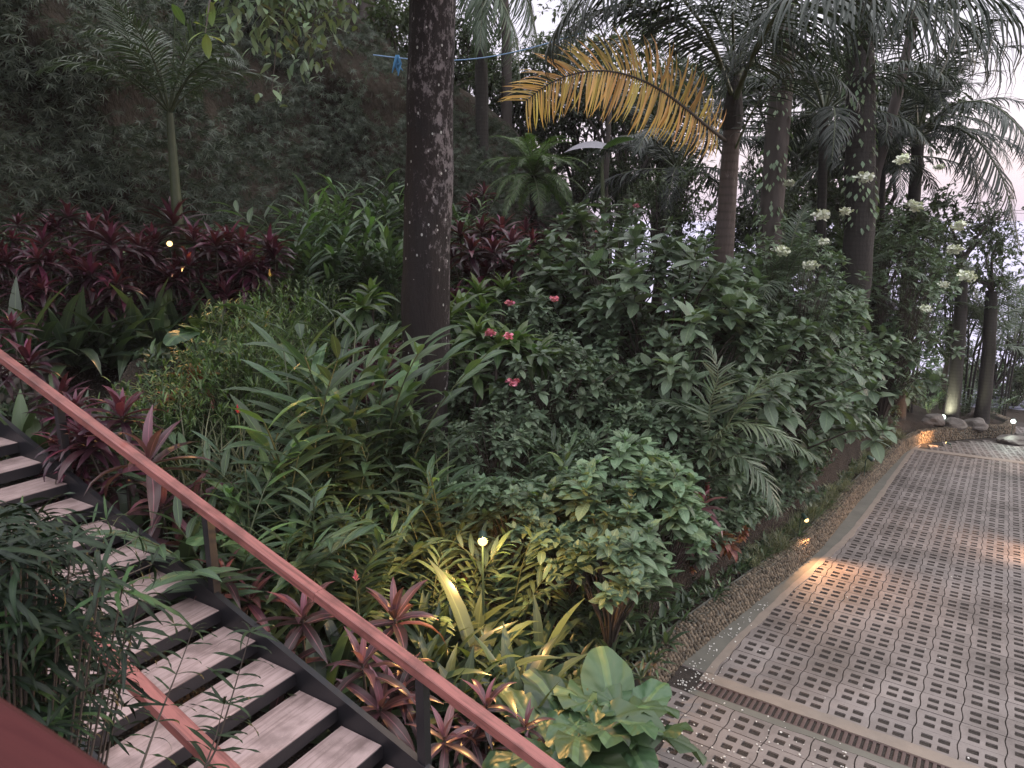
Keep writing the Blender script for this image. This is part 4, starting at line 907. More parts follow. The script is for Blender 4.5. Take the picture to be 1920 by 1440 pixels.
# -- elephant ears
ea = [earplant(s_, 11, .44, .55, 'ear', .38, .10) for s_ in (1, 2)]; ea1 = [earplant(s_ + 5, 3, .30, 1.1, 'ear', .22, .02) for s_ in (1, 2)]
row(ea, .62, 'elephant_ear', '', 'plant', [(1090, 1335, 5.5, 'big wavy elephant ear at the bottom edge beside the paving, left one'), (1160, 1370, 5.6, 'big wavy elephant ear at the bottom edge beside the paving, right one'), (1035, 1390, 5.2, 'big wavy elephant ear touching the end of the lower handrail')], None, smin=.9, smax=1.25, clear=.1)
row(ea1, 1.3, 'elephant_ear', '', 'plant', [(395, 540, 10.6, 'upright dark green elephant ear above the upper path'), (425, 975, 7.0, 'grey green elephant ear behind the middle railing post'), (370, 590, 10.3, 'smaller elephant ear at the end of the upper path'), (655, 860, 8.2, 'pale elephant ear glimpsed between the ginger canes')], None, smin=.3, smax=1.8)
# -- grass tufts along the wall top
tf = [tuft(s_ + 30, 110, .30, .008, 'grass', .05, 2.1) for s_ in (1, 2, 3)]
wl = dens(FOOT[3:12], 200); grp = 'grass tufts along the pebble wall'
r5 = random.Random(8)
for k in range(60):
    f = (k + r5.random()) / 60; i = int(40 + f * 150); p, q = wl[i], wl[i + 1]; n = norm((q - p)[:2]); n = np.array([-n[1], n[0], 0]); dd = r5.uniform(.2, .55)
    loc = p + n * dd; loc[2] = zroad(loc[0], loc[1]) + .34
    put(tf[k % 3], 'grass_tuft', 'pale wispy grass tuft', 'grass', loc, r5.uniform(0, 6.3), r5.uniform(.7, 1.15), grp, 'on the pebble wall')
mini = [strapplant(s_ + 49, 16, .17, .03, 'strap', 70, 0, 1.0, 0, .4, 4) for s_ in (1, 2)]
for k in range(70):
    f = (k + r5.random()) / 70; i = int(2 + f * 90); p, q = wl[i], wl[i + 1]; n = norm((q - p)[:2]); n = np.array([-n[1], n[0], 0]); loc = p + n * r5.uniform(.2, .8); loc[2] = terr(loc[0], loc[1]) if False else zroad(loc[0], loc[1]) + .33
    put(mini[k % 2], 'border_plant', 'small glossy border plant', 'plant', loc, r5.uniform(0, 6.3), r5.uniform(.8, 1.4), 'small border plants behind the pebble wall', 'behind the near pebble wall')

# ------------------------------------------------------------------ uncountable cover
def scatter_cover():
    r = random.Random(21); mb = MB(); tp = [leaf(1, .30, 3, d, .2, .45, 0, 3, .3) for d in (.5, 1.2)]; tq = [leaf(1, .5, 2, d, .2, .45, 0, 3, .3) for d in (.4, 1.0)]
    n = 0
    while n < 11000:
        az = R(r.uniform(-40, 36)); D = math.sqrt(r.uniform(4.2 ** 2, 19 ** 2)); x, y = math.sin(az) * D, math.cos(az) * D
        u, v = px((x, y, ground(x, y)))
        if not (-40 < u < 1800 and 380 < v < 1500): continue
        sd = side(x, y) if x > -1 else 3
        if sd < .35: continue
        q = np.array([x, y]) - S0[:2]; k_ = q @ SL[:2]; i_ = q @ SD[:2]
        if k_ > -.25 and k_ < 1.8 : continue
        if 60 < u < 400 and any(np.hypot(x - p[0], y - p[1]) < 1.3 and y > p[1] - .15 for p in FPp[::3]): continue
        if abs(u - 890) < 60 and abs(v - 1130) < 45 and r.random() < .7: continue
        z = terr(x, y); n += 1; w_ = r.random() < .5; L = r.uniform(.09, .20) * (1 if w_ else .6)
        for j in range(6 if w_ else 9):
            V, Fc, UV = (tp if w_ else tq)[j % 2]; d = sph(j * 2.4 + r.random(), R(r.uniform(5, 75)))
            mb.add(V, Fc, UV, r.random() ** 2, frame(d, UPZ, r.uniform(-.4, .4)) * L * r.uniform(.7, 1.3), (x + r.gauss(0, .05), y + r.gauss(0, .05), z + r.uniform(0, .10)))
    tag(link('ground_cover', mb.mesh('ground_cover', G['cover'])), 'dense low green leaves covering the soil between the larger plants', 'ground cover', None, 'stuff')
scatter_cover()
def purple_patch():
    r = random.Random(5); mb = MB(); tp = leaf(1, .5, 2, .5, .2, .45, 0, 3, .3)
    for _ in range(900):
        u, v = r.uniform(655, 765), r.uniform(510, 640); D = 12.8 - (v - 510) / 130 * 2.2; p = at(u, v, D); z = p[2]; z = terr(p[0], p[1]) + .06
        for j in range(8): mb.add(tp[0], tp[1], tp[2], r.random(), frame(sph(j * 2.4, R(r.uniform(5, 70))), UPZ) * r.uniform(.05, .10), (p[0] + r.gauss(0, .04), p[1] + r.gauss(0, .04), z + r.uniform(0, .1)))
    tag(link('ground_cover', mb.mesh('ground_cover', G['purple'])), 'purple leaved ground cover patch just left of the big trunk', 'ground cover', None, 'stuff')
purple_patch()
def litter():
    r = random.Random(6); mb = MB(); tp = leaf(1, .5, 2, .6, .3, .45, 0, 3, .3)
    for _ in range(4500):
        if r.random() < .35: u, v = r.gauss(880, 60), r.gauss(1125, 30); P = at(u, v, 7.7); x, y = P[0] + r.gauss(0, .15), P[1] + r.gauss(0, .3)
        else:
            p = wl[r.randrange(199)]; x, y = p[0] - r.uniform(.2, 2.2), p[1] + r.uniform(-.2, .6)
            if side(x, y) < .3: continue
        mb.add(tp[0], tp[1], tp[2], r.random(), frame(sph(r.uniform(0, 6.3), r.uniform(-.2, .4)), UPZ, r.uniform(-.6, .6)) * r.uniform(.05, .11), (x, y, terr(x, y) + .02))
    tag(link('leaf_litter', mb.mesh('leaf_litter', G['litter'])), 'dry brown fallen leaves and chips on the bare soil under the lamp', 'leaf litter', None, 'stuff')
litter()
def chips():
    r = random.Random(9); mb = MB(); V, Fc = box_vf(-1, 1, -.7, .7, -.4, .4)
    for _ in range(560):
        t_ = r.random() * .9
        if t_ < .6: i = r.uniform(-2.3, -.9) ; j = r.uniform(-1.2, 6) ; 
        elif t_ < .85: i = r.uniform(-1.6, 3); j = r.uniform(-6, -1)
        else: i = r.uniform(-1, 8); j = r.uniform(-5, 14)
        x, y, z = rp(i, j, .012)
        if side(x, y) > -.03: continue
        if t_ < .6 and j > 0 and side(x, y) < -.16 and r.random() < .85: continue
        mb.add(V * [1, 1, 1], Fc, None, r.random(), frame(sph(r.uniform(0, 6.3), r.uniform(-.3, .3)), UPZ) * r.uniform(.004, .011), (x, y, z))
    m = simple('pale stone chips', (.55, .53, .50), .5, .3, 30, 0, 0)
    tag(link('stone_chips', mb.mesh('stone_chips', m, False)), 'small pale gravel chips and petals scattered by the drain and gutter', 'gravel', None, 'stuff')
chips()
def vines():
    r = random.Random(31); mb = MB(); tp = [leaf(1, .13, 3, d, .2, .4, 0, 3, .3) for d in (.4, .9)]
    holes = [(240, 190, 75, 60), (500, 150, 60, 45), (640, 130, 70, 60), (60, 60, 50, 40), (90, 20, 60, 30), (410, 190, 40, 40), (720, 190, 60, 70), (900, 190, 70, 40)]
    n = 0
    while n < 11500:
        u = r.uniform(-200, 1080); h = r.random() ** .9; P = bankpt(u, h, r.uniform(.05, .5)); a, b_ = px(P)
        if b_ < -120: continue
        dens_ = noise.noise(Vector((a * .012, b_ * .012, 2)))
        if any(((a - q[0]) / q[2]) ** 2 + ((b_ - q[1]) / q[3]) ** 2 < .55 + .3 * dens_ for q in holes) and r.random() < .9: continue
        if dens_ < -.15 and r.random() < .35: continue
        n += 1; out = norm([-P[0], -P[1], 0]); L = r.uniform(.12, .22) * (1 if a < 560 else .8); m = 7
        ax = norm(out + np.array([r.gauss(0, .35), r.gauss(0, .35), r.uniform(-.9, .3)])); B = frame(ax, (0, 0, 1), r.uniform(-.5, .5))
        for j in range(m):
            aa = R(-120 + 240 * j / (m - 1) + r.uniform(-8, 8)); d = B[:, 2] * -math.cos(aa) * .9 + B[:, 0] * math.sin(aa) + ax * .35
            V, Fc, UV = tp[j % 2]; mb.add(V, Fc, UV, r.random(), frame(d, ax, r.uniform(-.4, .4)) * L * (1 - .25 * abs(j - 3) / 3) * r.uniform(.85, 1.15), P)
    tag(link('creeping_vines', mb.mesh('creeping_vines', G['vine'])), 'dark creeping vines with fingered leaves hanging over the earth bank', 'vines', None, 'stuff')
vines()

# ------------------------------------------------------------------ big trunk and canopy
def trunk_obj(parent, pts, rads, mat, name='trunk', n=20, loc=(0, 0, 0), bumpy=.02, seg=40):
    P = np.array(pts, float); d_ = np.concatenate([[0], np.cumsum(np.linalg.norm(np.diff(P, axis=0), axis=1))]); s0 = np.linspace(0, d_[-1], seg)
    Q = np.array([[np.interp(x, d_, P[:, c]) for c in range(3)] for x in s0]); rr_ = np.interp(s0, d_, rads); mb = MB()
    V = []; UV = []
    for k in range(seg):
        for j in range(n):
            a = 2 * math.pi * j / n; q = rr_[k] * (1 + bumpy * 2 * noise.noise(Vector((math.cos(a) * 1.3, math.sin(a) * 1.3, s0[k] * 1.2))) + bumpy * .8 * noise.noise(Vector((math.cos(a) * 6, math.sin(a) * 6, s0[k] * 1.8))))
            V.append(Q[k] + np.array([math.cos(a) * q, math.sin(a) * q, 0]) - np.asarray(loc)); UV.append((j / n, s0[k]))
    Fc = [(k * n + j, k * n + (j + 1) % n, (k + 1) * n + (j + 1) % n, (k + 1) * n + j) for k in range(seg - 1) for j in range(n)]
    mb.add(V, Fc, np.array(UV)); return link(name, mb.mesh(name, mat), parent)
def crown_mb(seed, cs_, n, L, W, sig, per=7, droop=.8, tone=.3, seg=3):
    "leaf clumps round centres cs_ (x, y, z, r)"
    r = random.Random(seed); mb = MB(); tp = [leaf(1, W / L, seg, d * droop, .2, .45, 0, 3, .15, .8) for d in (.5, 1.2)]
    for k in range(n):
        c = cs_[r.randrange(len(cs_))]; d = sph(r.uniform(0, 6.3), math.asin(r.uniform(-1, 1))); P = np.array(c[:3]) + d * c[3] * r.random() ** sig * np.array([1, 1, .7])
        ax = norm(d + np.array([0, 0, r.uniform(-.6, .5)]))
        tc_ = r.random() * .6
        for j in range(per):
            q = norm(ax * .7 + np.array([r.gauss(0, .8), r.gauss(0, .8), r.gauss(-.25, .6)])); V, Fc, UV = tp[j % 2]
            mb.add(V, Fc, UV, min(1, tone * tc_ + r.random() * tone), frame(q, UPZ, r.uniform(-.5, .5)) * L * r.uniform(.7, 1.2), P + q * L * r.uniform(-.2, .3))
    return mb
def limbs_mb(base, cs_, r0, seed):
    r = random.Random(seed); mb = MB(); b0 = np.array(base, float)
    for c in cs_:
        e_ = np.array(c[:3]); m_ = b0 * .45 + e_ * .55 + np.array([r.gauss(0, .2), r.gauss(0, .2), .1 * np.linalg.norm(e_ - b0)])
        P = [b0, b0 * .75 + m_ * .25 + [0, 0, .1], m_, m_ * .4 + e_ * .6, e_]; tube(mb, P, [r0, r0 * .8, r0 * .55, r0 * .35, r0 * .15], 6)
        for _ in range(4):
            f = e_ + sph(r.uniform(0, 6.3), r.uniform(-.7, 1)) * c[3] * .85; tube(mb, [m_ * .3 + e_ * .7, (f + e_) / 2 + [0, 0, .1], f], [r0 * .25, r0 * .14, r0 * .06], 4)
    return mb
tb = at(795, 830, 10.0); tb[2] = ground(tb[0], tb[1]) - .2; tt = at(811, 0, 10.0); tt = tt + (tt - tb) * .9
bt = thing('big_tree', 'massive dark trunk blotched with white lichen standing in the middle of the garden', 'tree', tb)
mt = at(800, 480, 10.0)
trunk_obj(bt, [tb, tb * .75 + mt * .25, mt, at(808, 150, 10.0), tt], [.36, .325, .315, .300, .24], M_trunk, loc=tb, bumpy=.045, n=56, seg=170)
def rel(p, o): return tuple(np.asarray(p) - np.asarray(o))
ccs = [(*rel(at(u, v, D), tb), q) for u, v, D, q in [(250, -420, 10, 1.7), (620, -480, 9, 1.7), (900, -520, 10, 1.8), (1250, -520, 11, 1.8), (420, -300, 13, 1.5), (0, -380, 12, 1.8), (780, -620, 8, 1.6), (-250, -300, 11, 1.8), (100, -560, 9, 1.8)]]
cm_ = crown_mb(3, ccs, 2300, .24, .11, .6, 6, .8, .3, 2)
link('crown', cm_.mesh('crown', G['tree']), bt); link('limbs', limbs_mb(rel(tt, tb), ccs, .12, 4).mesh('limbs', M_bark), bt)
# leafy limbs that hang into the top of the picture
lb = MB(); r8 = random.Random(12); tp_ = [leaf(1, .42, 5, d, .15, .45, 0, 3, .12, .8) for d in (.5, 1.1)]; tw_ = MB()
def spray(pts, L, n, tone, rad_=.10, mb=lb, tmb=tw_, thick=.012):
    P = [np.array(rel(at(*p), tb)) for p in pts]; tube(tmb, P, np.linspace(thick, .003, len(P)), 5)
    Q = dens(P, n)
    for k, q in enumerate(Q):
        for j in range(3):
            d = norm([r8.gauss(0, .8), r8.gauss(0, .8), r8.uniform(-1.4, .1)]); V, Fc, UV = tp_[j % 2]; mb.add(V, Fc, UV, min(1, tone + r8.uniform(-.15, .25)), frame(d, UPZ, r8.uniform(-.5, .5)) * L * r8.uniform(.7, 1.2), q + np.array([r8.gauss(0, rad_), r8.gauss(0, rad_), r8.gauss(0, rad_)]))
for pts in [[(760, -260, 9.8), (640, -150, 9.4), (560, -40, 9), (520, 60, 8.8), (510, 175, 8.7)], [(640, -150, 9.4), (600, -20, 9), (585, 60, 9), (575, 140, 9)], [(640, -150, 9.4), (650, -40, 9.2), (630, 30, 9.2), (620, 95, 9.1)], [(560, -40, 9), (470, -30, 8.8), (430, 30, 8.7)],
            [(600, -60, 9), (540, 20, 8.8), (480, 70, 8.8)], [(640, -100, 9.3), (600, 20, 9), (550, 110, 9)], [(560, -60, 8.8), (500, -20, 8.6), (455, 60, 8.6)]]: spray(pts, .14, 30, .25, .13)
link('hanging_leaves', lb.mesh('hanging_leaves', G['shrub']), bt)
lb2 = MB(); tw2 = MB(); spray([(520, -200, 7), (430, -120, 6.2), (370, -40, 5.8), (345, 10, 5.7)], .15, 6, .7, .05, lb2, tw2); spray([(430, -120, 6.2), (395, -10, 5.9), (385, 62, 5.8)], .14, 5, .7, .03, lb2, tw2)
link('hanging_leaves', lb2.mesh('hanging_leaves', G['bright']), bt)['label'] = 'bright backlit green leaves'
link('twigs', tw_.mesh('twigs', M_twig), bt); link('twigs', tw2.mesh('twigs', M_twig), bt)

# ------------------------------------------------------------------ palms
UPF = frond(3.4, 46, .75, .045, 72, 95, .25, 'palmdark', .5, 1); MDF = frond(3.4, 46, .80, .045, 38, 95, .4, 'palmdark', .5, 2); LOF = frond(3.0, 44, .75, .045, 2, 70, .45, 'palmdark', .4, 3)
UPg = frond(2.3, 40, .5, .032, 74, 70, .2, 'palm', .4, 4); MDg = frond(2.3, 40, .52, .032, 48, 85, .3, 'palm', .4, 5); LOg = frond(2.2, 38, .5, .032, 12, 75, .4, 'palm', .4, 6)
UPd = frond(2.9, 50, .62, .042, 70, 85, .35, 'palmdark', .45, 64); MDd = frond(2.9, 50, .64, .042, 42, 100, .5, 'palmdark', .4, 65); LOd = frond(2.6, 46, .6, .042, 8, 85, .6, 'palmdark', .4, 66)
PYG = [frond(1.0, 52, .20, .017, e_, b_, .15, 'bright', .3, 7 + k, stalk=.1, tone=.1, seg=2) for k, (e_, b_) in enumerate([(75, 90), (45, 100), (10, 90), (-15, 60)])]
ARE = [frond(1.9, 34, .42, .034, e_, b_, .25, 'palm', .45, 17 + k, stalk=.22) for k, (e_, b_) in enumerate([(80, 55), (66, 80), (48, 95), (30, 90)])]
def addfrond(root, fm, loc, rz, s_=1.0):
    f = link('frond', fm[0], root, loc, rz); f.scale = (s_,) * 3
    g = link('rachis', fm[1], f); return f
def palm(name, label, u, v, D, r0, sets, counts, s_=1.0, mat=None, lean=0.0, seed=0, gut=None, shaft=.0, az0=0.0, trunk_to=None, cat='palm', group=None, r1=None):
    for _ in range(60):
        q_ = at(*(trunk_to or (u, v)), D)
        if not (2 < q_[0] < 24) or side(q_[0], q_[1]) > .9: break
        D += .25
    r = random.Random(seed); C = at(u, v, D); bx_ = at(trunk_to[0], trunk_to[1], D) if trunk_to else C - np.array([lean, 0, 0]); bz = ground(bx_[0], bx_[1]) - .1; B = np.array([bx_[0], bx_[1], bz])
    o = thing(name, label, cat, B, 0, group); m_ = (B + C) / 2 + np.array([lean * .15, 0, 0])
    if C[2] - bz > .3 and r0: trunk_obj(o, [B, B * .6 + m_ * .4, m_, C], [r0 * 1.25, r0 * 1.05, r0, (r1 or r0 * .85)], mat or M_palmtrunk, loc=B, bumpy=.01, n=16, seg=24)
    c = C - B
    if shaft:
        mb = MB(); tube(mb, [c - [0, 0, shaft * .35], c, c + [0, 0, shaft * .5], c + [0, 0, shaft]], [r0 * .9, r0 * 1.0, r0 * .7, r0 * .25], 12); link('crownshaft', mb.mesh('crownshaft', M_stem if name != 'tall_palm' else M_palmdark), o)
    k = 0
    for fm, n in zip(sets, counts):
        for j in range(n): addfrond(o, fm, c + [0, 0, shaft * .8], az0 + k * 2.39996 + r.uniform(-.2, .2), s_ * r.uniform(.88, 1.1)); k += 1
    return o, B
# the tall palm with the dead orange frond
P1, B1 = palm('tall_palm', 'tall slender palm with a dead orange frond hanging from its crown', 1374, 215, 14, .185, [UPF, MDF, LOF], [7, 6, 0], 1.1, M_palmtrunk, 0, 2, shaft=.75, trunk_to=(1340, 720), r1=.14)
def pathfrond(parent, o0, pts, **kw):
    Q = [np.array(rel(at(*p), o0)) for p in pts]; f = frond(path=Q, **kw); fo = link('frond', f[0], parent); link('rachis', f[1], fo); return fo
fo = pathfrond(P1, B1, [(1362, 265, 13.9), (1322, 235, 13.4), (1280, 198, 13.0), (1230, 162, 12.6), (1175, 137, 12.3), (1120, 129, 12.1), (1070, 137, 12.0), (1020, 158, 12), (985, 190, 12)], n=84, ll=.86, lw=.05, hang=.5, mat='dry', two=.45, seed=4, stalk=.06, tone=.5, op=(86, 30), rmat=M_twig, rr=1.3, up_=np.array([0, -1, .35]), taper=.6)
fo['label'] = 'dead orange brown frond'
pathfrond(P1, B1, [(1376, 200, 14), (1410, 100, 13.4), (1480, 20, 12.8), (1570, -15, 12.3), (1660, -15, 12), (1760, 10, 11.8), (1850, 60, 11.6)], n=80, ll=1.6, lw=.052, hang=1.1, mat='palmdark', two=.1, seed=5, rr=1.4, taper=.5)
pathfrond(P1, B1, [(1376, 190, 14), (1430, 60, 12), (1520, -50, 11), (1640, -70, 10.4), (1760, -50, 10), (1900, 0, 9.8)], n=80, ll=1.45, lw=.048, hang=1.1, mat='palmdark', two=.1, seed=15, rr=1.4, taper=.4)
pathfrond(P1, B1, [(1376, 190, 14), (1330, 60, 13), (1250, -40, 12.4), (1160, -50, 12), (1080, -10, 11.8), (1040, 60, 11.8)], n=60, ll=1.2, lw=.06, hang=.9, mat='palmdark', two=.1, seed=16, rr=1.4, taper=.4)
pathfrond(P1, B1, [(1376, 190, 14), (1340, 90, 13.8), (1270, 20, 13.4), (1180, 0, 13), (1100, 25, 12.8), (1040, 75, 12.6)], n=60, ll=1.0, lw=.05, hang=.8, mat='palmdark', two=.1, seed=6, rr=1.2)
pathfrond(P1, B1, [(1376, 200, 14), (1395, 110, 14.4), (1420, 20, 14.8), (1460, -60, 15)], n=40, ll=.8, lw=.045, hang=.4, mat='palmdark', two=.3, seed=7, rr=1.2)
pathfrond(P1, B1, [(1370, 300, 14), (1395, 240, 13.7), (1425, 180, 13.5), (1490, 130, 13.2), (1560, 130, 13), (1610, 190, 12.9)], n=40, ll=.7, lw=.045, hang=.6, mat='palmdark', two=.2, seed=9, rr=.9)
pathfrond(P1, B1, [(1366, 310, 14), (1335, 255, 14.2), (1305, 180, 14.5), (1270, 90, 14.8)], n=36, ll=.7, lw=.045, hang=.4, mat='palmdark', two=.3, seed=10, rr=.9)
# palm leaning at the right
P2, B2 = palm('coconut_palm', 'palm with arching dark fronds against the pale sky at the right', 1722, 262, 22.5, .19, [UPF, MDF, LOF], [4, 6, 4], 1.1, M_palmdark, 0, 5, trunk_to=(1700, 640), shaft=.4)
for k, pts in enumerate([[(1722, 240, 22.5), (1760, 120, 21.9), (1830, 30, 21.3), (1920, 0, 20.7)], [(1722, 250, 22.5), (1790, 190, 21.9), (1860, 190, 21.4), (1915, 240, 21.0), (1950, 330, 20.7)], [(1722, 255, 22.5), (1780, 230, 21.9), (1840, 265, 21.3), (1885, 340, 20.9), (1910, 460, 20.7)], [(1720, 260, 22.5), (1760, 230, 22.1), (1805, 250, 21.6), (1830, 320, 21.4), (1835, 400, 21.3)],
                         [(1718, 255, 22.5), (1670, 200, 21.9), (1610, 195, 21.4), (1570, 260, 21.0)], [(1718, 262, 22.5), (1680, 240, 21.9), (1640, 260, 21.6), (1615, 330, 21.4)], [(1720, 245, 22.5), (1715, 130, 22.3), (1690, 40, 21.9), (1650, -30, 21.9)]]):
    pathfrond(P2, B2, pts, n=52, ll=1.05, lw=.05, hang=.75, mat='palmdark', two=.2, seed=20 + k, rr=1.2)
for k, (u, v, D, lab) in enumerate([(1545, 215, 19, 'feathery palm between the dark trunk and the thick grey trunk'), (1655, 300, 21, 'feathery palm just left of the leaning palm'), (1270, 320, 20, 'feathery palm behind the shrubs left of the tall palm')]):
    palm('feather_palm', lab, u, v, D, .11, [UPd, MDd, LOd], [6, 8, 6], 1.15, M_palmdark, 0, 60 + k, trunk_to=(u + 4, 600))
# coconut frond curtain behind the big trunk
P3, B3 = palm('coconut_palm', 'coconut palm with long grey green hanging fronds behind the big trunk', 900, -170, 21, .17, [MDF, LOF], [4, 3], 1.2, M_palmdark, 0, 7, shaft=0)
for k, pts in enumerate([[(900, -170, 21), (940, -120, 20.5), (985, -20, 20), (1010, 90, 19.8)], [(900, -170, 21), (890, -110, 20), (930, -20, 19.5), (968, 60, 19.2), (975, 150, 19.2)], [(900, -170, 21), (840, -120, 20.4), (800, -40, 20), (770, 60, 19.8)], [(900, -170, 21), (980, -150, 20.4), (1060, -60, 20), (1100, 60, 19.8)], [(900, -170, 21), (900, -90, 20), (905, 0, 19.5), (900, 90, 19.2)]]):
    pathfrond(P3, B3, pts, n=70, ll=1.35, lw=.045, hang=1.15, mat='palm', two=.05, seed=30 + k, rr=1.6)
# young palm upper left
P4, B4 = palm('young_palm', 'young palm with slim green trunk in front of the vine covered bank', 318, 212, 14.2, .10, [UPg, MDg], [4, 5], .95, M_stem, 0, 8, trunk_to=(327, 400), r1=.055)
for k, pts in enumerate([[(318, 212, 14.2), (290, 150, 14), (250, 90, 13.8), (200, 50, 13.6), (150, 60, 13.5)], [(318, 212, 14.2), (350, 150, 14), (395, 100, 13.8), (430, 80, 13.6), (455, 110, 13.5)], [(318, 212, 14.2), (325, 120, 14.2), (330, 20, 14.2), (310, -60, 14.2)], [(318, 212, 14.2), (275, 130, 14.2), (235, 60, 14.4), (215, -30, 14.6)]]):
    pathfrond(P4, B4, pts, n=44, ll=.55, lw=.03, hang=.6, mat='palm', two=.2, seed=40 + k, rr=.8)
# pygmy date palm
palm('pygmy_date_palm', 'pygmy date palm with a fine feathery ball of fronds', 1000, 330, 17, .11, PYG, [10, 14, 12, 7], 1.35, M_palmdark, 0, 9, trunk_to=(1008, 420))
# areca palm by the wall with red stalk
P6, B6 = palm('red_stalk_palm', 'young palm with a bright red stalk and yellowish arching fronds by the driveway bed', 1328, 860, 10, .035, [ARE[0], ARE[1]], [2, 2], .6, M_redstem, 0, 12, trunk_to=(1326, 940))
for k, (pts, mt_) in enumerate([([(1326, 880, 10), (1338, 815, 9.9), (1385, 788, 9.8), (1455, 808, 9.6), (1530, 858, 9.5)], .8), ([(1326, 880, 10), (1310, 800, 10), (1280, 760, 9.9), (1230, 750, 9.8)], .2), ([(1326, 875, 10), (1372, 780, 10.1), (1440, 705, 10.2), (1512, 694, 10.3)], .6), ([(1326, 870, 10), (1330, 760, 10), (1350, 700, 10.1), (1330, 650, 10.2)], .4), ([(1326, 880, 10), (1385, 850, 9.8), (1440, 900, 9.6), (1460, 960, 9.5)], .3)]):
    pathfrond(P6, B6, pts, n=32, ll=.46, lw=.036, hang=.35, mat='palm', two=.3, seed=50 + k, tone=mt_, rr=.9)
# clumping palms in the understorey on the right
def clump(label, u, v, D, n, s_, seed, mats=ARE):
    while side(*at(u, v, D)[:2]) < 1.4 and D < 32: D += .25
    r = random.Random(seed); C = at(u, v, D); z = ground(C[0], C[1]); o = thing('areca_palm', label, 'palm', (C[0], C[1], z)); hh = max(.1, C[2] - z - .8 * s_)
    for k in range(3):
        mb = MB(); a = k * 2.1; t_ = np.array([math.cos(a) * .22, math.sin(a) * .22, hh * (1 - .12 * k)]); tube(mb, [np.array([math.cos(a) * .1, math.sin(a) * .1, 0]), t_ * [.6, .6, .5], t_], [.04, .035, .028], 7); link('stem', mb.mesh('stem', M_palmdark), o)
        for j in range(n // 3): addfrond(o, mats[j % 4], t_, r.uniform(0, 6.3), s_ * r.uniform(.8, 1.1))
for a in [('areca palm clump just right of the bare palm stem', 1450, 470, 15, 15, 1.0, 1), ('dark areca palm clump below the thick grey trunk', 1580, 480, 16.5, 15, 1.1, 2), ('areca palm clump between the thick trunk and the leaning palm', 1640, 420, 18, 15, 1.1, 3), ('low areca palm in the shade of the right bed', 1560, 610, 15.5, 12, .95, 4),
          ('areca palm clump under the leaning palm', 1740, 470, 19, 15, 1.1, 5), ('areca palm hanging over the far bend of the driveway', 1840, 560, 27, 15, 1.3, 6), ('far right areca palm cut by the picture edge', 1915, 540, 27.5, 15, 1.4, 7), ('areca palm clump at mid height in front of the dark trunk', 1490, 560, 14.5, 12, .9, 8), ('shaded areca palm above the driveway wall', 1680, 590, 18, 12, .95, 9)]: clump(*a)
# fan palms
for k, (u, v, D, lab) in enumerate([(1595, 560, 15, 'fan palm with grey green fans in the middle of the right bed'), (1420, 690, 12.4, 'dark fan palm behind the young red stalked palm'), (1700, 560, 17, 'fan palm beside the driveway under the white flowers')]):
    while side(*at(u, v, D)[:2]) < 1.4 and D < 32: D += .25
    C = at(u, v, D); z = ground(C[0], C[1]); o = thing('fan_palm', lab, 'palm', (C[0], C[1], z)); r = random.Random(60 + k); h0 = C[2] - z - .4
    mbs = fanleaf(3 + k).mesh('fan', G['palm'])
    for j in range(9):
        a = j * 2.4; tip_ = np.array([math.cos(a) * .5, math.sin(a) * .5, h0 + .5 * r.random()]); mb = MB(); tube(mb, [np.array([0, 0, 0.]), tip_ * [.2, .2, .6], tip_], [.012, .010, .008], 5)
        f = link('fan', mbs, o, tip_); f.rotation_euler = (r.uniform(-.5, .2), r.uniform(-.3, .3), a - math.pi / 2); link('stalk', mb.mesh('stalk', M_stem), o)

# ------------------------------------------------------------------ woodland trees
treeP = []
for sd in (1, 2, 3):
    r = random.Random(sd + 90); cs_ = [(r.uniform(-1.5, 1.5), r.uniform(-1.3, 1.3), r.uniform(2.6, 6.6), r.uniform(.6, 1.15)) for _ in range(13)]
    treeP.append({'crown': crown_mb(sd, cs_, 1150, .17, .075, .55, 6, .9, .5, 2).mesh('crown', G['tree']), 'limbs': limbs_mb((0, 0, 2.2), cs_, .07, sd).mesh('limbs', M_bark)})
    mb = MB(); tube(mb, [(0, 0, 0), (.08, .03, 1.3), (0, .05, 2.6), (.05, 0, 4)], [.17, .13, .11, .07], 9); treeP[-1]['trunk'] = mb.mesh('trunk', M_bark)
wood = [(1090, 120, 27, .0), (1180, 60, 25, 0), (1150, 300, 24, 0), (1250, 80, 28, 0), (1450, 310, 20, 0), (1560, 340, 24, 0), (1660, 370, 24, 0), (1720, 430, 25, 0), (1500, 130, 27, 0), (1640, 110, 28, 0), (1800, 500, 29, 0), (1880, 590, 30, 0),  (1240, 330, 18, 0), (1330, 390, 19, 0),
        (700, 20, 27, 0), (620, -40, 26, 0), (800, 40, 27, 0), (880, 60, 27, 0), (960, 90, 28, 0), (1020, 140, 27, 0), (760, -80, 25, 0), (1920, 640, 27, 0)]
r = random.Random(77)
for k, (u, v, D, _) in enumerate(wood):
    while u > 1300 and side(*at(u, v, D)[:2]) < 1.2 and D < 36: D += .3
    C = at(u, v, D); z = ground(C[0], C[1]); h = C[2] - z; sc = max(.55, min(2.0, h / 6.6))
    put(treeP[k % 3], 'broadleaf_tree', 'dark small leaved tree' if u > 1050 else 'shadowy tree', 'tree', (C[0], C[1], C[2] - 6.6 * sc if C[2] - 6.6 * sc < z else z), r.uniform(0, 6.3), sc, 'woodland trees behind the garden', 'against the sky' if u > 1050 else 'behind the bank')
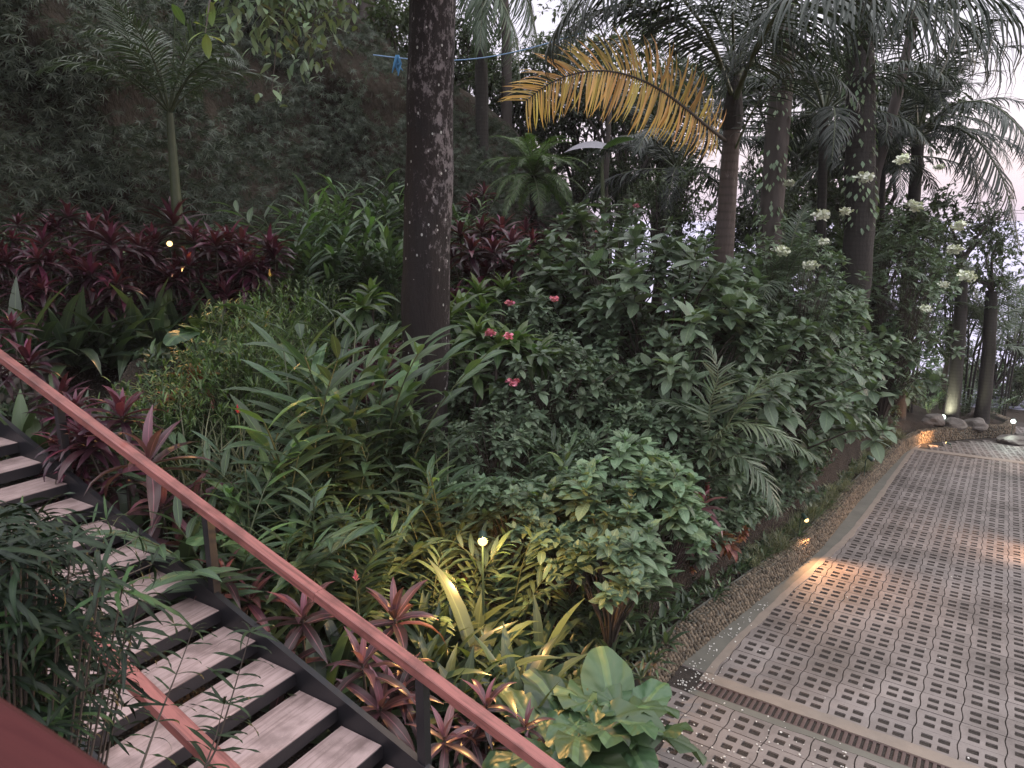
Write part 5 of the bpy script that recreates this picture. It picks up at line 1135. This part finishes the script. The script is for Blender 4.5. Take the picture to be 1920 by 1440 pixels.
# bare trunks
for k, (u0, v0, u1, v1, D, r0, lab, mt_) in enumerate([(1440, 480, 1468, 20, 17, .23, 'dark rough trunk just right of the tall palm', M_bark), (1612, 430, 1606, 20, 18.5, .29, 'thick grey brown trunk hung with creepers', M_palmdark), (1640, 330, 1700, 90, 21, .12, 'curved thin trunk right of the thick grey one', M_bark), (655, 140, 650, -60, 24, .16, 'first of three dim trunks behind the bank', M_bark), (690, 130, 682, -60, 24, .22, 'middle of three dim trunks behind the bank', M_bark), (722, 150, 718, -60, 25, .18, 'last of three dim trunks next to the big trunk', M_bark),
        (1785, 775, 1800, 560, 26.3, .19, 'slim trunk beside the white lamp past the driveway bend', M_palmdark), (1842, 775, 1855, 600, 27.5, .2, 'trunk pair member further right past the driveway bend', M_palmdark), (1136, 330, 1140, 150, 22, .07, 'thin dark stem under the orange frond', M_bark), (950, 190, 945, 40, 25, .16, 'shaded trunk behind the coconut fronds', M_bark)]):
    while u0 > 1300 and side(*at(u0, v0, D)[:2]) < .7 and D < 34: D += .25
    a, b = at(u0, v0, D), at(u1, v1, D); z = ground(a[0], a[1]) - .2; B = np.array([a[0], a[1], z]) ; b = b + (b - a) * (.5 if v1 < 60 else .3)
    o = thing('bare_tree', lab, 'tree', B); trunk_obj(o, [B, a, (a + b) / 2 + [.06, 0, 0], b], [r0 * 1.3, r0 * 1.1, r0, r0 * .85], mt_, loc=B, bumpy=.05, n=16, seg=40)
    r = random.Random(k); c2 = [(*rel(b + np.array([r.uniform(-1, 1) * 1.4, r.uniform(-1, 1), r.uniform(.3, 2.2)]), B), r.uniform(.7, 1.2)) for _ in range(5)]
    link('crown', crown_mb(k + 40, c2, 420 if r0 > .1 else 160, .16, .075, .6, 6, .9, .5, 2).mesh('crown', G['tree']), o); link('limbs', limbs_mb(rel(b, B), c2, r0 * .35, k).mesh('limbs', M_bark), o)
    if k in (0, 1):   # creepers on the trunks
        mb = MB(); tpv = leaf(1, .5, 2, .9, .2, .45, 0, 3, .2)
        for _ in range(520 if k else 300):
            f = r.random(); p = (a * (1 - f) + b * f); q = r.uniform(0, 6.3); pp = p + np.array([math.cos(q), math.sin(q), 0]) * (r0 + .03); mb.add(tpv[0], tpv[1], tpv[2], r.random() * .6, frame(norm([math.cos(q), math.sin(q), -1.2]), UPZ, r.uniform(-.5, .5)) * r.uniform(.09, .2), pp - B)
        link('creeper', mb.mesh('creeper', G['shrub']), o)

# ------------------------------------------------------------------ foreground bush over the near handrail
def aralia():
    r = random.Random(41); B = at(-60, 1500, 2.6); B[2] = ground(B[0], B[1]); o = thing('false_aralia', 'dark bush with narrow wavy leaflets spilling over the near handrail and the treads', 'bush', B)
    lv = MB(); st = MB(); tp = [leaf(1, .092, 8, d, .15, .4, w_, nw_, .3, .8, t_) for d, w_, nw_, t_ in ((1.0, .16, 6, .2), (1.5, .2, 5, -.3), (2.0, .16, 7, .3), (.6, .2, 6, 0))]
    def lf(p, d, L, tone): V, Fc, UV = tp[r.randrange(4)]; lv.add(V, Fc, UV, tone, frame(d, UPZ, r.uniform(-.6, .6)) * L, p)
    def whorl(p, ax, L, tone, n=9):
        b = frame(ax, (.3, .2, .9))
        for j in range(n):
            a = j * 6.283 / n + r.uniform(-.3, .3); d = norm(b[:, 0] * math.cos(a) + b[:, 2] * math.sin(a) + ax * r.uniform(.0, .7)); lf(p, d, L * r.uniform(.65, 1.15), tone + r.random() * .25)
    for k in range(230):       # the mass
        u = r.triangular(-220, 262, -10); v = r.uniform(955 + max(0, u - 60) * .75, 1460 - max(0, u) * .25); D = r.uniform(2.3, 3.5)
        if u > 120 and v > 1290: continue
        p = at(u, v, D) - B; st_a = p * np.array([.55, .55, .8]) - [0, 0, .15]
        tube(st, [p * [.2, .2, .3], st_a, p], [.008, .005, .0025], 4); young = r.random() < .12
        whorl(p, norm(p * [1, 1, .1] + [0.2, .1, .8]), r.uniform(.13, .22), .75 if young else .0, 9)
        if r.random() < .6: whorl(p * .96 - [0, 0, .05], norm(p * [1, 1, .1]), .15, 0, 7)
    def fr(pts, L, n, tone):   # long sprays with two rows of leaflets
        P = dens([at(*q) - B for q in pts], n); tube(st, P, np.linspace(.007, .002, n), 5)
        for i in range(2, n):
            ax = norm(P[i] - P[i - 1]); vd = norm(P[i] + B); lat = norm(np.cross(ax, vd))
            for s_ in (-1, 1): lf(P[i], norm(ax * r.uniform(.2, .7) + lat * s_ + [0, 0, -.1]), L * r.uniform(.7, 1.15) * (1 - .3 * i / n), tone + r.random() * .2)
        whorl(P[-1], norm(P[-1] - P[-2]), L * .8, tone + .1, 6)
    for pts, L, n, tn in [([(330, 1520, 3.3), (400, 1420, 3.4), (440, 1290, 3.5), (470, 1185, 3.55)], .21, 13, .15), ([(330, 1560, 3.2), (380, 1450, 3.3), (405, 1380, 3.35), (420, 1320, 3.4)], .19, 9, .1), ([(250, 1480, 3.2), (300, 1340, 3.4), (340, 1240, 3.5), (362, 1180, 3.55)], .19, 11, .25), ([(120, 1400, 3), (225, 1300, 3.2), (232, 1230, 3.3), (245, 1200, 3.3)], .16, 8, .25),
                          ([(60, 1240, 3.1), (150, 1170, 3.3), (210, 1090, 3.5), (285, 1058, 3.7)], .17, 10, .1), ([(30, 1120, 3.1), (90, 1040, 3.3), (150, 985, 3.5), (200, 975, 3.6)], .16, 9, .45), ([(-60, 1150, 2.8), (0, 1030, 3.1), (40, 980, 3.3)], .16, 7, .5), ([(90, 1100, 3.2), (180, 1060, 3.4), (260, 1005, 3.6)], .15, 7, .3)]: fr(pts, L, n, tn)
    link('leaves', lv.mesh('leaves', G['aralia']), o); link('stems', st.mesh('stems', M_twig), o)
aralia()

# ------------------------------------------------------------------ garden lamps
M_warm = emit('warm lamp lens', (1, .66, .26), 1.9); M_cool = emit('cool lamp lens', (.85, 1, .90), 4); M_off = simple('unlit lens', (.12, .13, .12), .2, .1, 5, 0, 0)
def lamp(label, u, v, D, aim, col, watt, lens, cone=150, hgt=None, rad=.045, name='garden_spotlight', point=0.0, glow=None, pos=None):
    H = at(u, v, D) if pos is None else np.array(pos, float); z = (ground(H[0], H[1]) if side(H[0], H[1]) > .2 else zroad(H[0], H[1])) - .05; z = min(z, H[2] - .15)
    aim = norm(aim); back = H - aim * .11; base = np.array([back[0] - aim[0] * .05, back[1] - aim[1] * .05, z]); o = thing(name, label, 'lamp', base)
    mb = MB(); tube(mb, [base - base, rel((base[0], base[1], back[2] - .10), base), rel(back - UPZ * .02, base)], [.011, .011, .010], 8); link('stake', mb.mesh('stake', M_lampgreen), o)
    mb = MB(); tube(mb, [rel(back - aim * .02, base), rel(back, base), rel(H - aim * .012, base), rel(H, base)], [rad * .5, rad * .85, rad, rad * 1.08], 16); link('head', mb.mesh('head', M_lampgreen), o)
    mb = MB(); tube(mb, [rel(H, base), rel(H + aim * rad * .45, base), rel(H + aim * rad * .8, base), rel(H + aim * rad * .95, base)], [rad * .97, rad * .85, rad * .5, rad * .1], 16); link('lens', mb.mesh('lens', lens), o)
    if watt:
        L = bpy.data.lights.new('lamp_light', 'SPOT' if cone < 175 else 'POINT'); L.energy = watt; L.color = col
        if cone < 175: L.spot_size = R(cone); L.spot_blend = 1.0
        L.shadow_soft_size = .03
        lo = bpy.data.objects.new('lamp_light', L); COL.objects.link(lo); lo.parent = o; lo.location = [float(c) for c in rel(H + aim * (rad + .03), base)]; lo.rotation_euler = Vector([float(c) for c in aim]).to_track_quat('-Z', 'Y').to_euler()
    return o
WC = (1, .52, .17); OC = (1, .50, .22); CC = (.86, 1, .88)
def toward(u, v, D, u2, v2, D2_): return at(u2, v2, D2_) - at(u, v, D)
lamp('glowing warm garden spotlight among leaves in the middle of the bed front', 905, 1015, 6.7, norm(-at(905, 1015, 6.7) * [1, 1, .2]) + np.array([0, 0, -.45]), WC, 115, M_warm, 180, rad=.048)
q12 = 11.3
while side(*at(1512, 975, q12)[:2]) < .12: q12 += .05
lamp('small lit spotlight in the grass on top of the pebble wall', 1512, 975, q12, np.array(rp(.8, 10.2)) - at(1512, 975, q12), OC, 120, M_warm, 125, rad=.04)
lamp('unlit green spotlight leaning over the pebble wall further along', 1636, 862, 17.4, np.array([.7, -.3, -.5]), CC, 0, M_off, rad=.05)
lamp('warm spotlight glowing inside the maroon cordyline row', 318, 457, 13.0, norm(-at(318, 457, 13.0) * [1, 1, .2]) + np.array([0, 0, .1]), WC, 60, M_warm, 150, rad=.045)
lamp('bright white spotlight at the foot of the tree past the driveway bend', 1768, 782, 26.0, norm(-at(1768, 782, 26)) + np.array([.0, 0, .25]), CC, 0, M_cool, 160, rad=.08)
lamp('white lamp on a thin bent stand at the far right edge', 1900, 790, 26.6, norm(-at(1900, 790, 26.6) * [1, 1, 0]) + np.array([0, 0, -.2]), CC, 40, M_cool, 150, rad=.07)
def uplight(o_, P, col, watt, aim, cone=140):
    L = bpy.data.lights.new('lamp_light', 'SPOT'); L.energy = watt; L.color = col; L.spot_size = R(cone); L.spot_blend = .5; L.shadow_soft_size = .04
    lo = bpy.data.objects.new('lamp_light', L); COL.objects.link(lo); lo.parent = o_; lo.location = [float(c) for c in (P - np.array(o_.location))]; lo.rotation_euler = Vector([float(c) for c in aim]).to_track_quat('-Z', 'Y').to_euler()
c4 = bpy.data.objects['garden_spotlight.004']; uplight(c4, at(1772, 776, 26.2), (.95, 1, .72), 110, np.array([.15, .6, .8]), 150)
# low lamps on the open side of the driveway, just outside the picture
cr_ = onroad(1742, 834)
lamp('low orange spotlight on the paving at the wall corner of the bend', 0, 0, 0, np.array([-.5, .35, .15]), OC, 90, M_warm, 140, rad=.03, pos=cr_ + np.array([.35, -.25, .14]))
for k, (i, j, wt_) in enumerate([(8.6, 18.5, 120), (12.5, 39.0, 260)]):
    P = np.array(rp(i, j, .55)); lamp(['warm spotlight on the right side of the driveway', 'warm spotlight by the far right of the driveway bend'][k], 0, 0, 0, np.array([-D2[0], -D2[1], -.55 if k == 0 else -.12]), OC, wt_, M_warm, 100 if k == 0 else 80, rad=.04, pos=P)

# ------------------------------------------------------------------ small things
mb = MB(); a = at(700, 103, 17.5); b = at(1090, 62, 15.5); Pc = [a * (1 - f) + b * f + np.array([0, 0, -.28 * math.sin(math.pi * f)]) for f in np.linspace(0, 1, 24)]
o = link('cord', None) if False else None
mb = MB(); tube(mb, [p - a for p in Pc], .012, 6)
cd_ = link('cord', mb.mesh('cord', simple('faded blue rope', (.16, .27, .44), .6, .2, 30, 0, .2)), None, a); tag(cd_, 'thin blue cord strung behind the big trunk toward the orange frond', 'cord')
mb = MB(); r = random.Random(2)
for k in range(5): tube(mb, [np.array([r.uniform(-.03, .03), 0, 0]), np.array([r.uniform(-.09, .09), r.uniform(-.03, .03), -.16]), np.array([r.uniform(-.12, .12), r.uniform(-.03, .03), r.uniform(-.42, -.2)])], [.03, .035, .008], 7)
kn = link('rag', mb.mesh('rag', simple('blue cloth', (.05, .17, .33), .8, .3, 12, 0, .3)), None, at(744, 104, 17.2)); tag(kn, 'knotted blue rag hanging from the cord left of the big trunk', 'rag')
# grey banana leaf under the orange frond
B = at(1140, 430, 18); B[2] = ground(B[0], B[1]); o = thing('banana_plant', 'banana plant with one big grey lilac leaf arching below the orange frond', 'plant', B)
T = at(1128, 285, 18) - B; mb = MB(); tube(mb, [(0, 0, 0), T * .5, T], [.09, .07, .03], 9); link('stem', mb.mesh('stem', M_stem), o)
ml = leafmat('greyed banana leaf', (.17, .16, .19), (.24, .22, .27), .6, .2, .3, 26)
mb = MB(); V, Fc, UV = leaf(1.25, .42, 10, .8, .35, .4, 0, 3, .3); mb.add(V, Fc, UV, .3, frame(norm([-1, -.1, .22]), UPZ, .5), T + [.35, 0, .02]); link('leaf', mb.mesh('leaf', ml), o)
mb = MB(); V, Fc, UV = leaf(1.0, .34, 8, 1.0, .3, .4, 0, 3, .3); mb.add(V, Fc, UV, .1, frame(norm([.8, -.3, .5]), UPZ, .3), T); link('leaf', mb.mesh('leaf', G['green']), o)
# roof glimpsed between the far trunks, and a boulder
Pr = at(1868, 745, 36); o = thing('shed', 'pale slatted roof of a low shed glimpsed between the far trunks', 'shed', (Pr[0], Pr[1], Pr[2] - 1.6))
mb = MB(); 
for k in range(9): V, Fc = box_vf(-1.4, 1.4, k * .2 - .9, k * .2 - .76, .95 + k * .09, 1.0 + k * .09); mb.add(V, Fc)
V, Fc = box_vf(-1.4, 1.4, -.9, .9, .86, .93); mb.add(V + np.outer(V[:, 1] > 0, [0, 0, .7]), Fc)
link('roof', mb.mesh('roof', simple('pale metal slats', (.42, .42, .52), .35, .1, 5, .3, 0), False), o); mb = MB(); V, Fc = box_vf(-1.2, 1.2, -.7, .7, -2.5, .86); mb.add(V, Fc); link('wall', mb.mesh('wall', M_dark, False), o)
def rockmesh(seed, s_):
    bm = bmesh.new(); bmesh.ops.create_icosphere(bm, subdivisions=3, radius=1)
    for v in bm.verts: v.co *= (1 + .35 * noise.noise(v.co * 1.3 + Vector((seed, 0, 0)))); v.co = Vector((v.co.x * s_[0], v.co.y * s_[1], v.co.z * s_[2]))
    me = bpy.data.meshes.new('rock'); bm.to_mesh(me); bm.free(); me.materials.append(M_cobble); return me
for k, (u, v, s_, lab) in enumerate([(1903, 832, (.5, .35, .18), 'dark flat boulder on the paving at the far right bend'), (1925, 826, (.3, .3, .16), 'smaller rock beside the flat boulder at the picture edge')]):
    P = onroad(u, v); o = link('rock', rockmesh(k, s_), None, P + np.array([0, 0, s_[2] * .5])); tag(o, lab, 'rock')
for k, (u, v, D) in enumerate([(1750, 792, 25.8), (1790, 795, 26), (1830, 794, 26.6)]):
    P = at(u, v, D); P[2] = ground(P[0], P[1]) + .05; o = link('rock', rockmesh(k + 5, (.35, .28, .2)), None, P); tag(o, 'rounded rock on the raised bed behind the far pebble wall', 'rock', 'rocks behind the far pebble wall')
# flowers standing free on stems
def spike(u, v, D, L, mat, lab, h=None):
    P = at(u, v, D); z = max(ground(P[0], P[1]), P[2] - 1.6); o = thing('ginger_flower', lab, 'flower', (P[0], P[1], z)); hh = P[2] - z; mb = MB(); tube(mb, [(0, 0, 0), (.03, 0, hh * .5), (0, 0, hh)], [.008, .007, .006], 5); link('stem', mb.mesh('stem', M_stem), o)
    mb = MB(); tpf = leaf(1, .45, 3, -.6, .5, .5, 0, 3, .4)
    for k in range(26): f = k / 26; mb.add(tpf[0], tpf[1], tpf[2], random.Random(k).random(), frame(sph(k * 2.4, R(35 + 45 * f)), UPZ) * L * .38 * (1 - .5 * f), (0, 0, hh - L * .2 + f * L * .75))
    link('bracts', mb.mesh('bracts', G[mat]), o)
spike(446, 772, 7.3, .11, 'redflower', 'single red ginger flower above the dark leaves by the stairs'); spike(667, 1085, 5.6, .12, 'pinkflower', 'single pink ginger flower spike left of the lower handrail'); spike(506, 516, 12, .14, 'dry', 'small orange flower above the lime bushes')

# ------------------------------------------------------------------ evening haze
mb = MB(); V, Fc = box_vf(-60, 60, -30, 75, -76, 16); mb.add(V, Fc)
m = bpy.data.materials.new('evening haze'); m.use_nodes = True; t = m.node_tree; t.nodes.clear(); o = t.nodes.new('ShaderNodeOutputMaterial'); pv = t.nodes.new('ShaderNodeVolumePrincipled')
pv.inputs['Color'].default_value = (.92, .88, .92, 1); pv.inputs['Density'].default_value = .0005; t.links.new(pv.outputs[0], o.inputs['Volume'])
tag(link('haze', mb.mesh('haze', m, False)), 'thin evening haze in the garden air', 'haze', None, 'stuff')

# ------------------------------------------------------------------ labels for the repeats
ORD = 'first second third fourth fifth sixth seventh eighth ninth tenth eleventh twelfth thirteenth fourteenth fifteenth sixteenth seventeenth eighteenth nineteenth twentieth'.split()
def ordw(k): return ORD[k] if k < 20 else f'{k + 1}th'
from collections import defaultdict
bk_ = defaultdict(list)
for o, desc, where in AUTO: bk_[(desc, where)].append(o)
for (desc, where), L in bk_.items():
    bpy.context.view_layer.update() if False else None
    L.sort(key=lambda o: px(tuple(o.location))[0]); w_ = (' ' + where) if where else ''
    if len(L) > 24:
        for o in L: o['label'] = f'{desc}{w_}'
    else:
        for k, o in enumerate(L):
            pos = 'leftmost one' if k == 0 else 'rightmost one' if k == len(L) - 1 else f'{ordw(k)} from the left'
            o['label'] = f'{desc}{w_}, {pos}' if len(L) > 1 else f'{desc}{w_}'
print('script KB', len(open(__file__).read()) / 1000 if '__file__' in globals() else '')
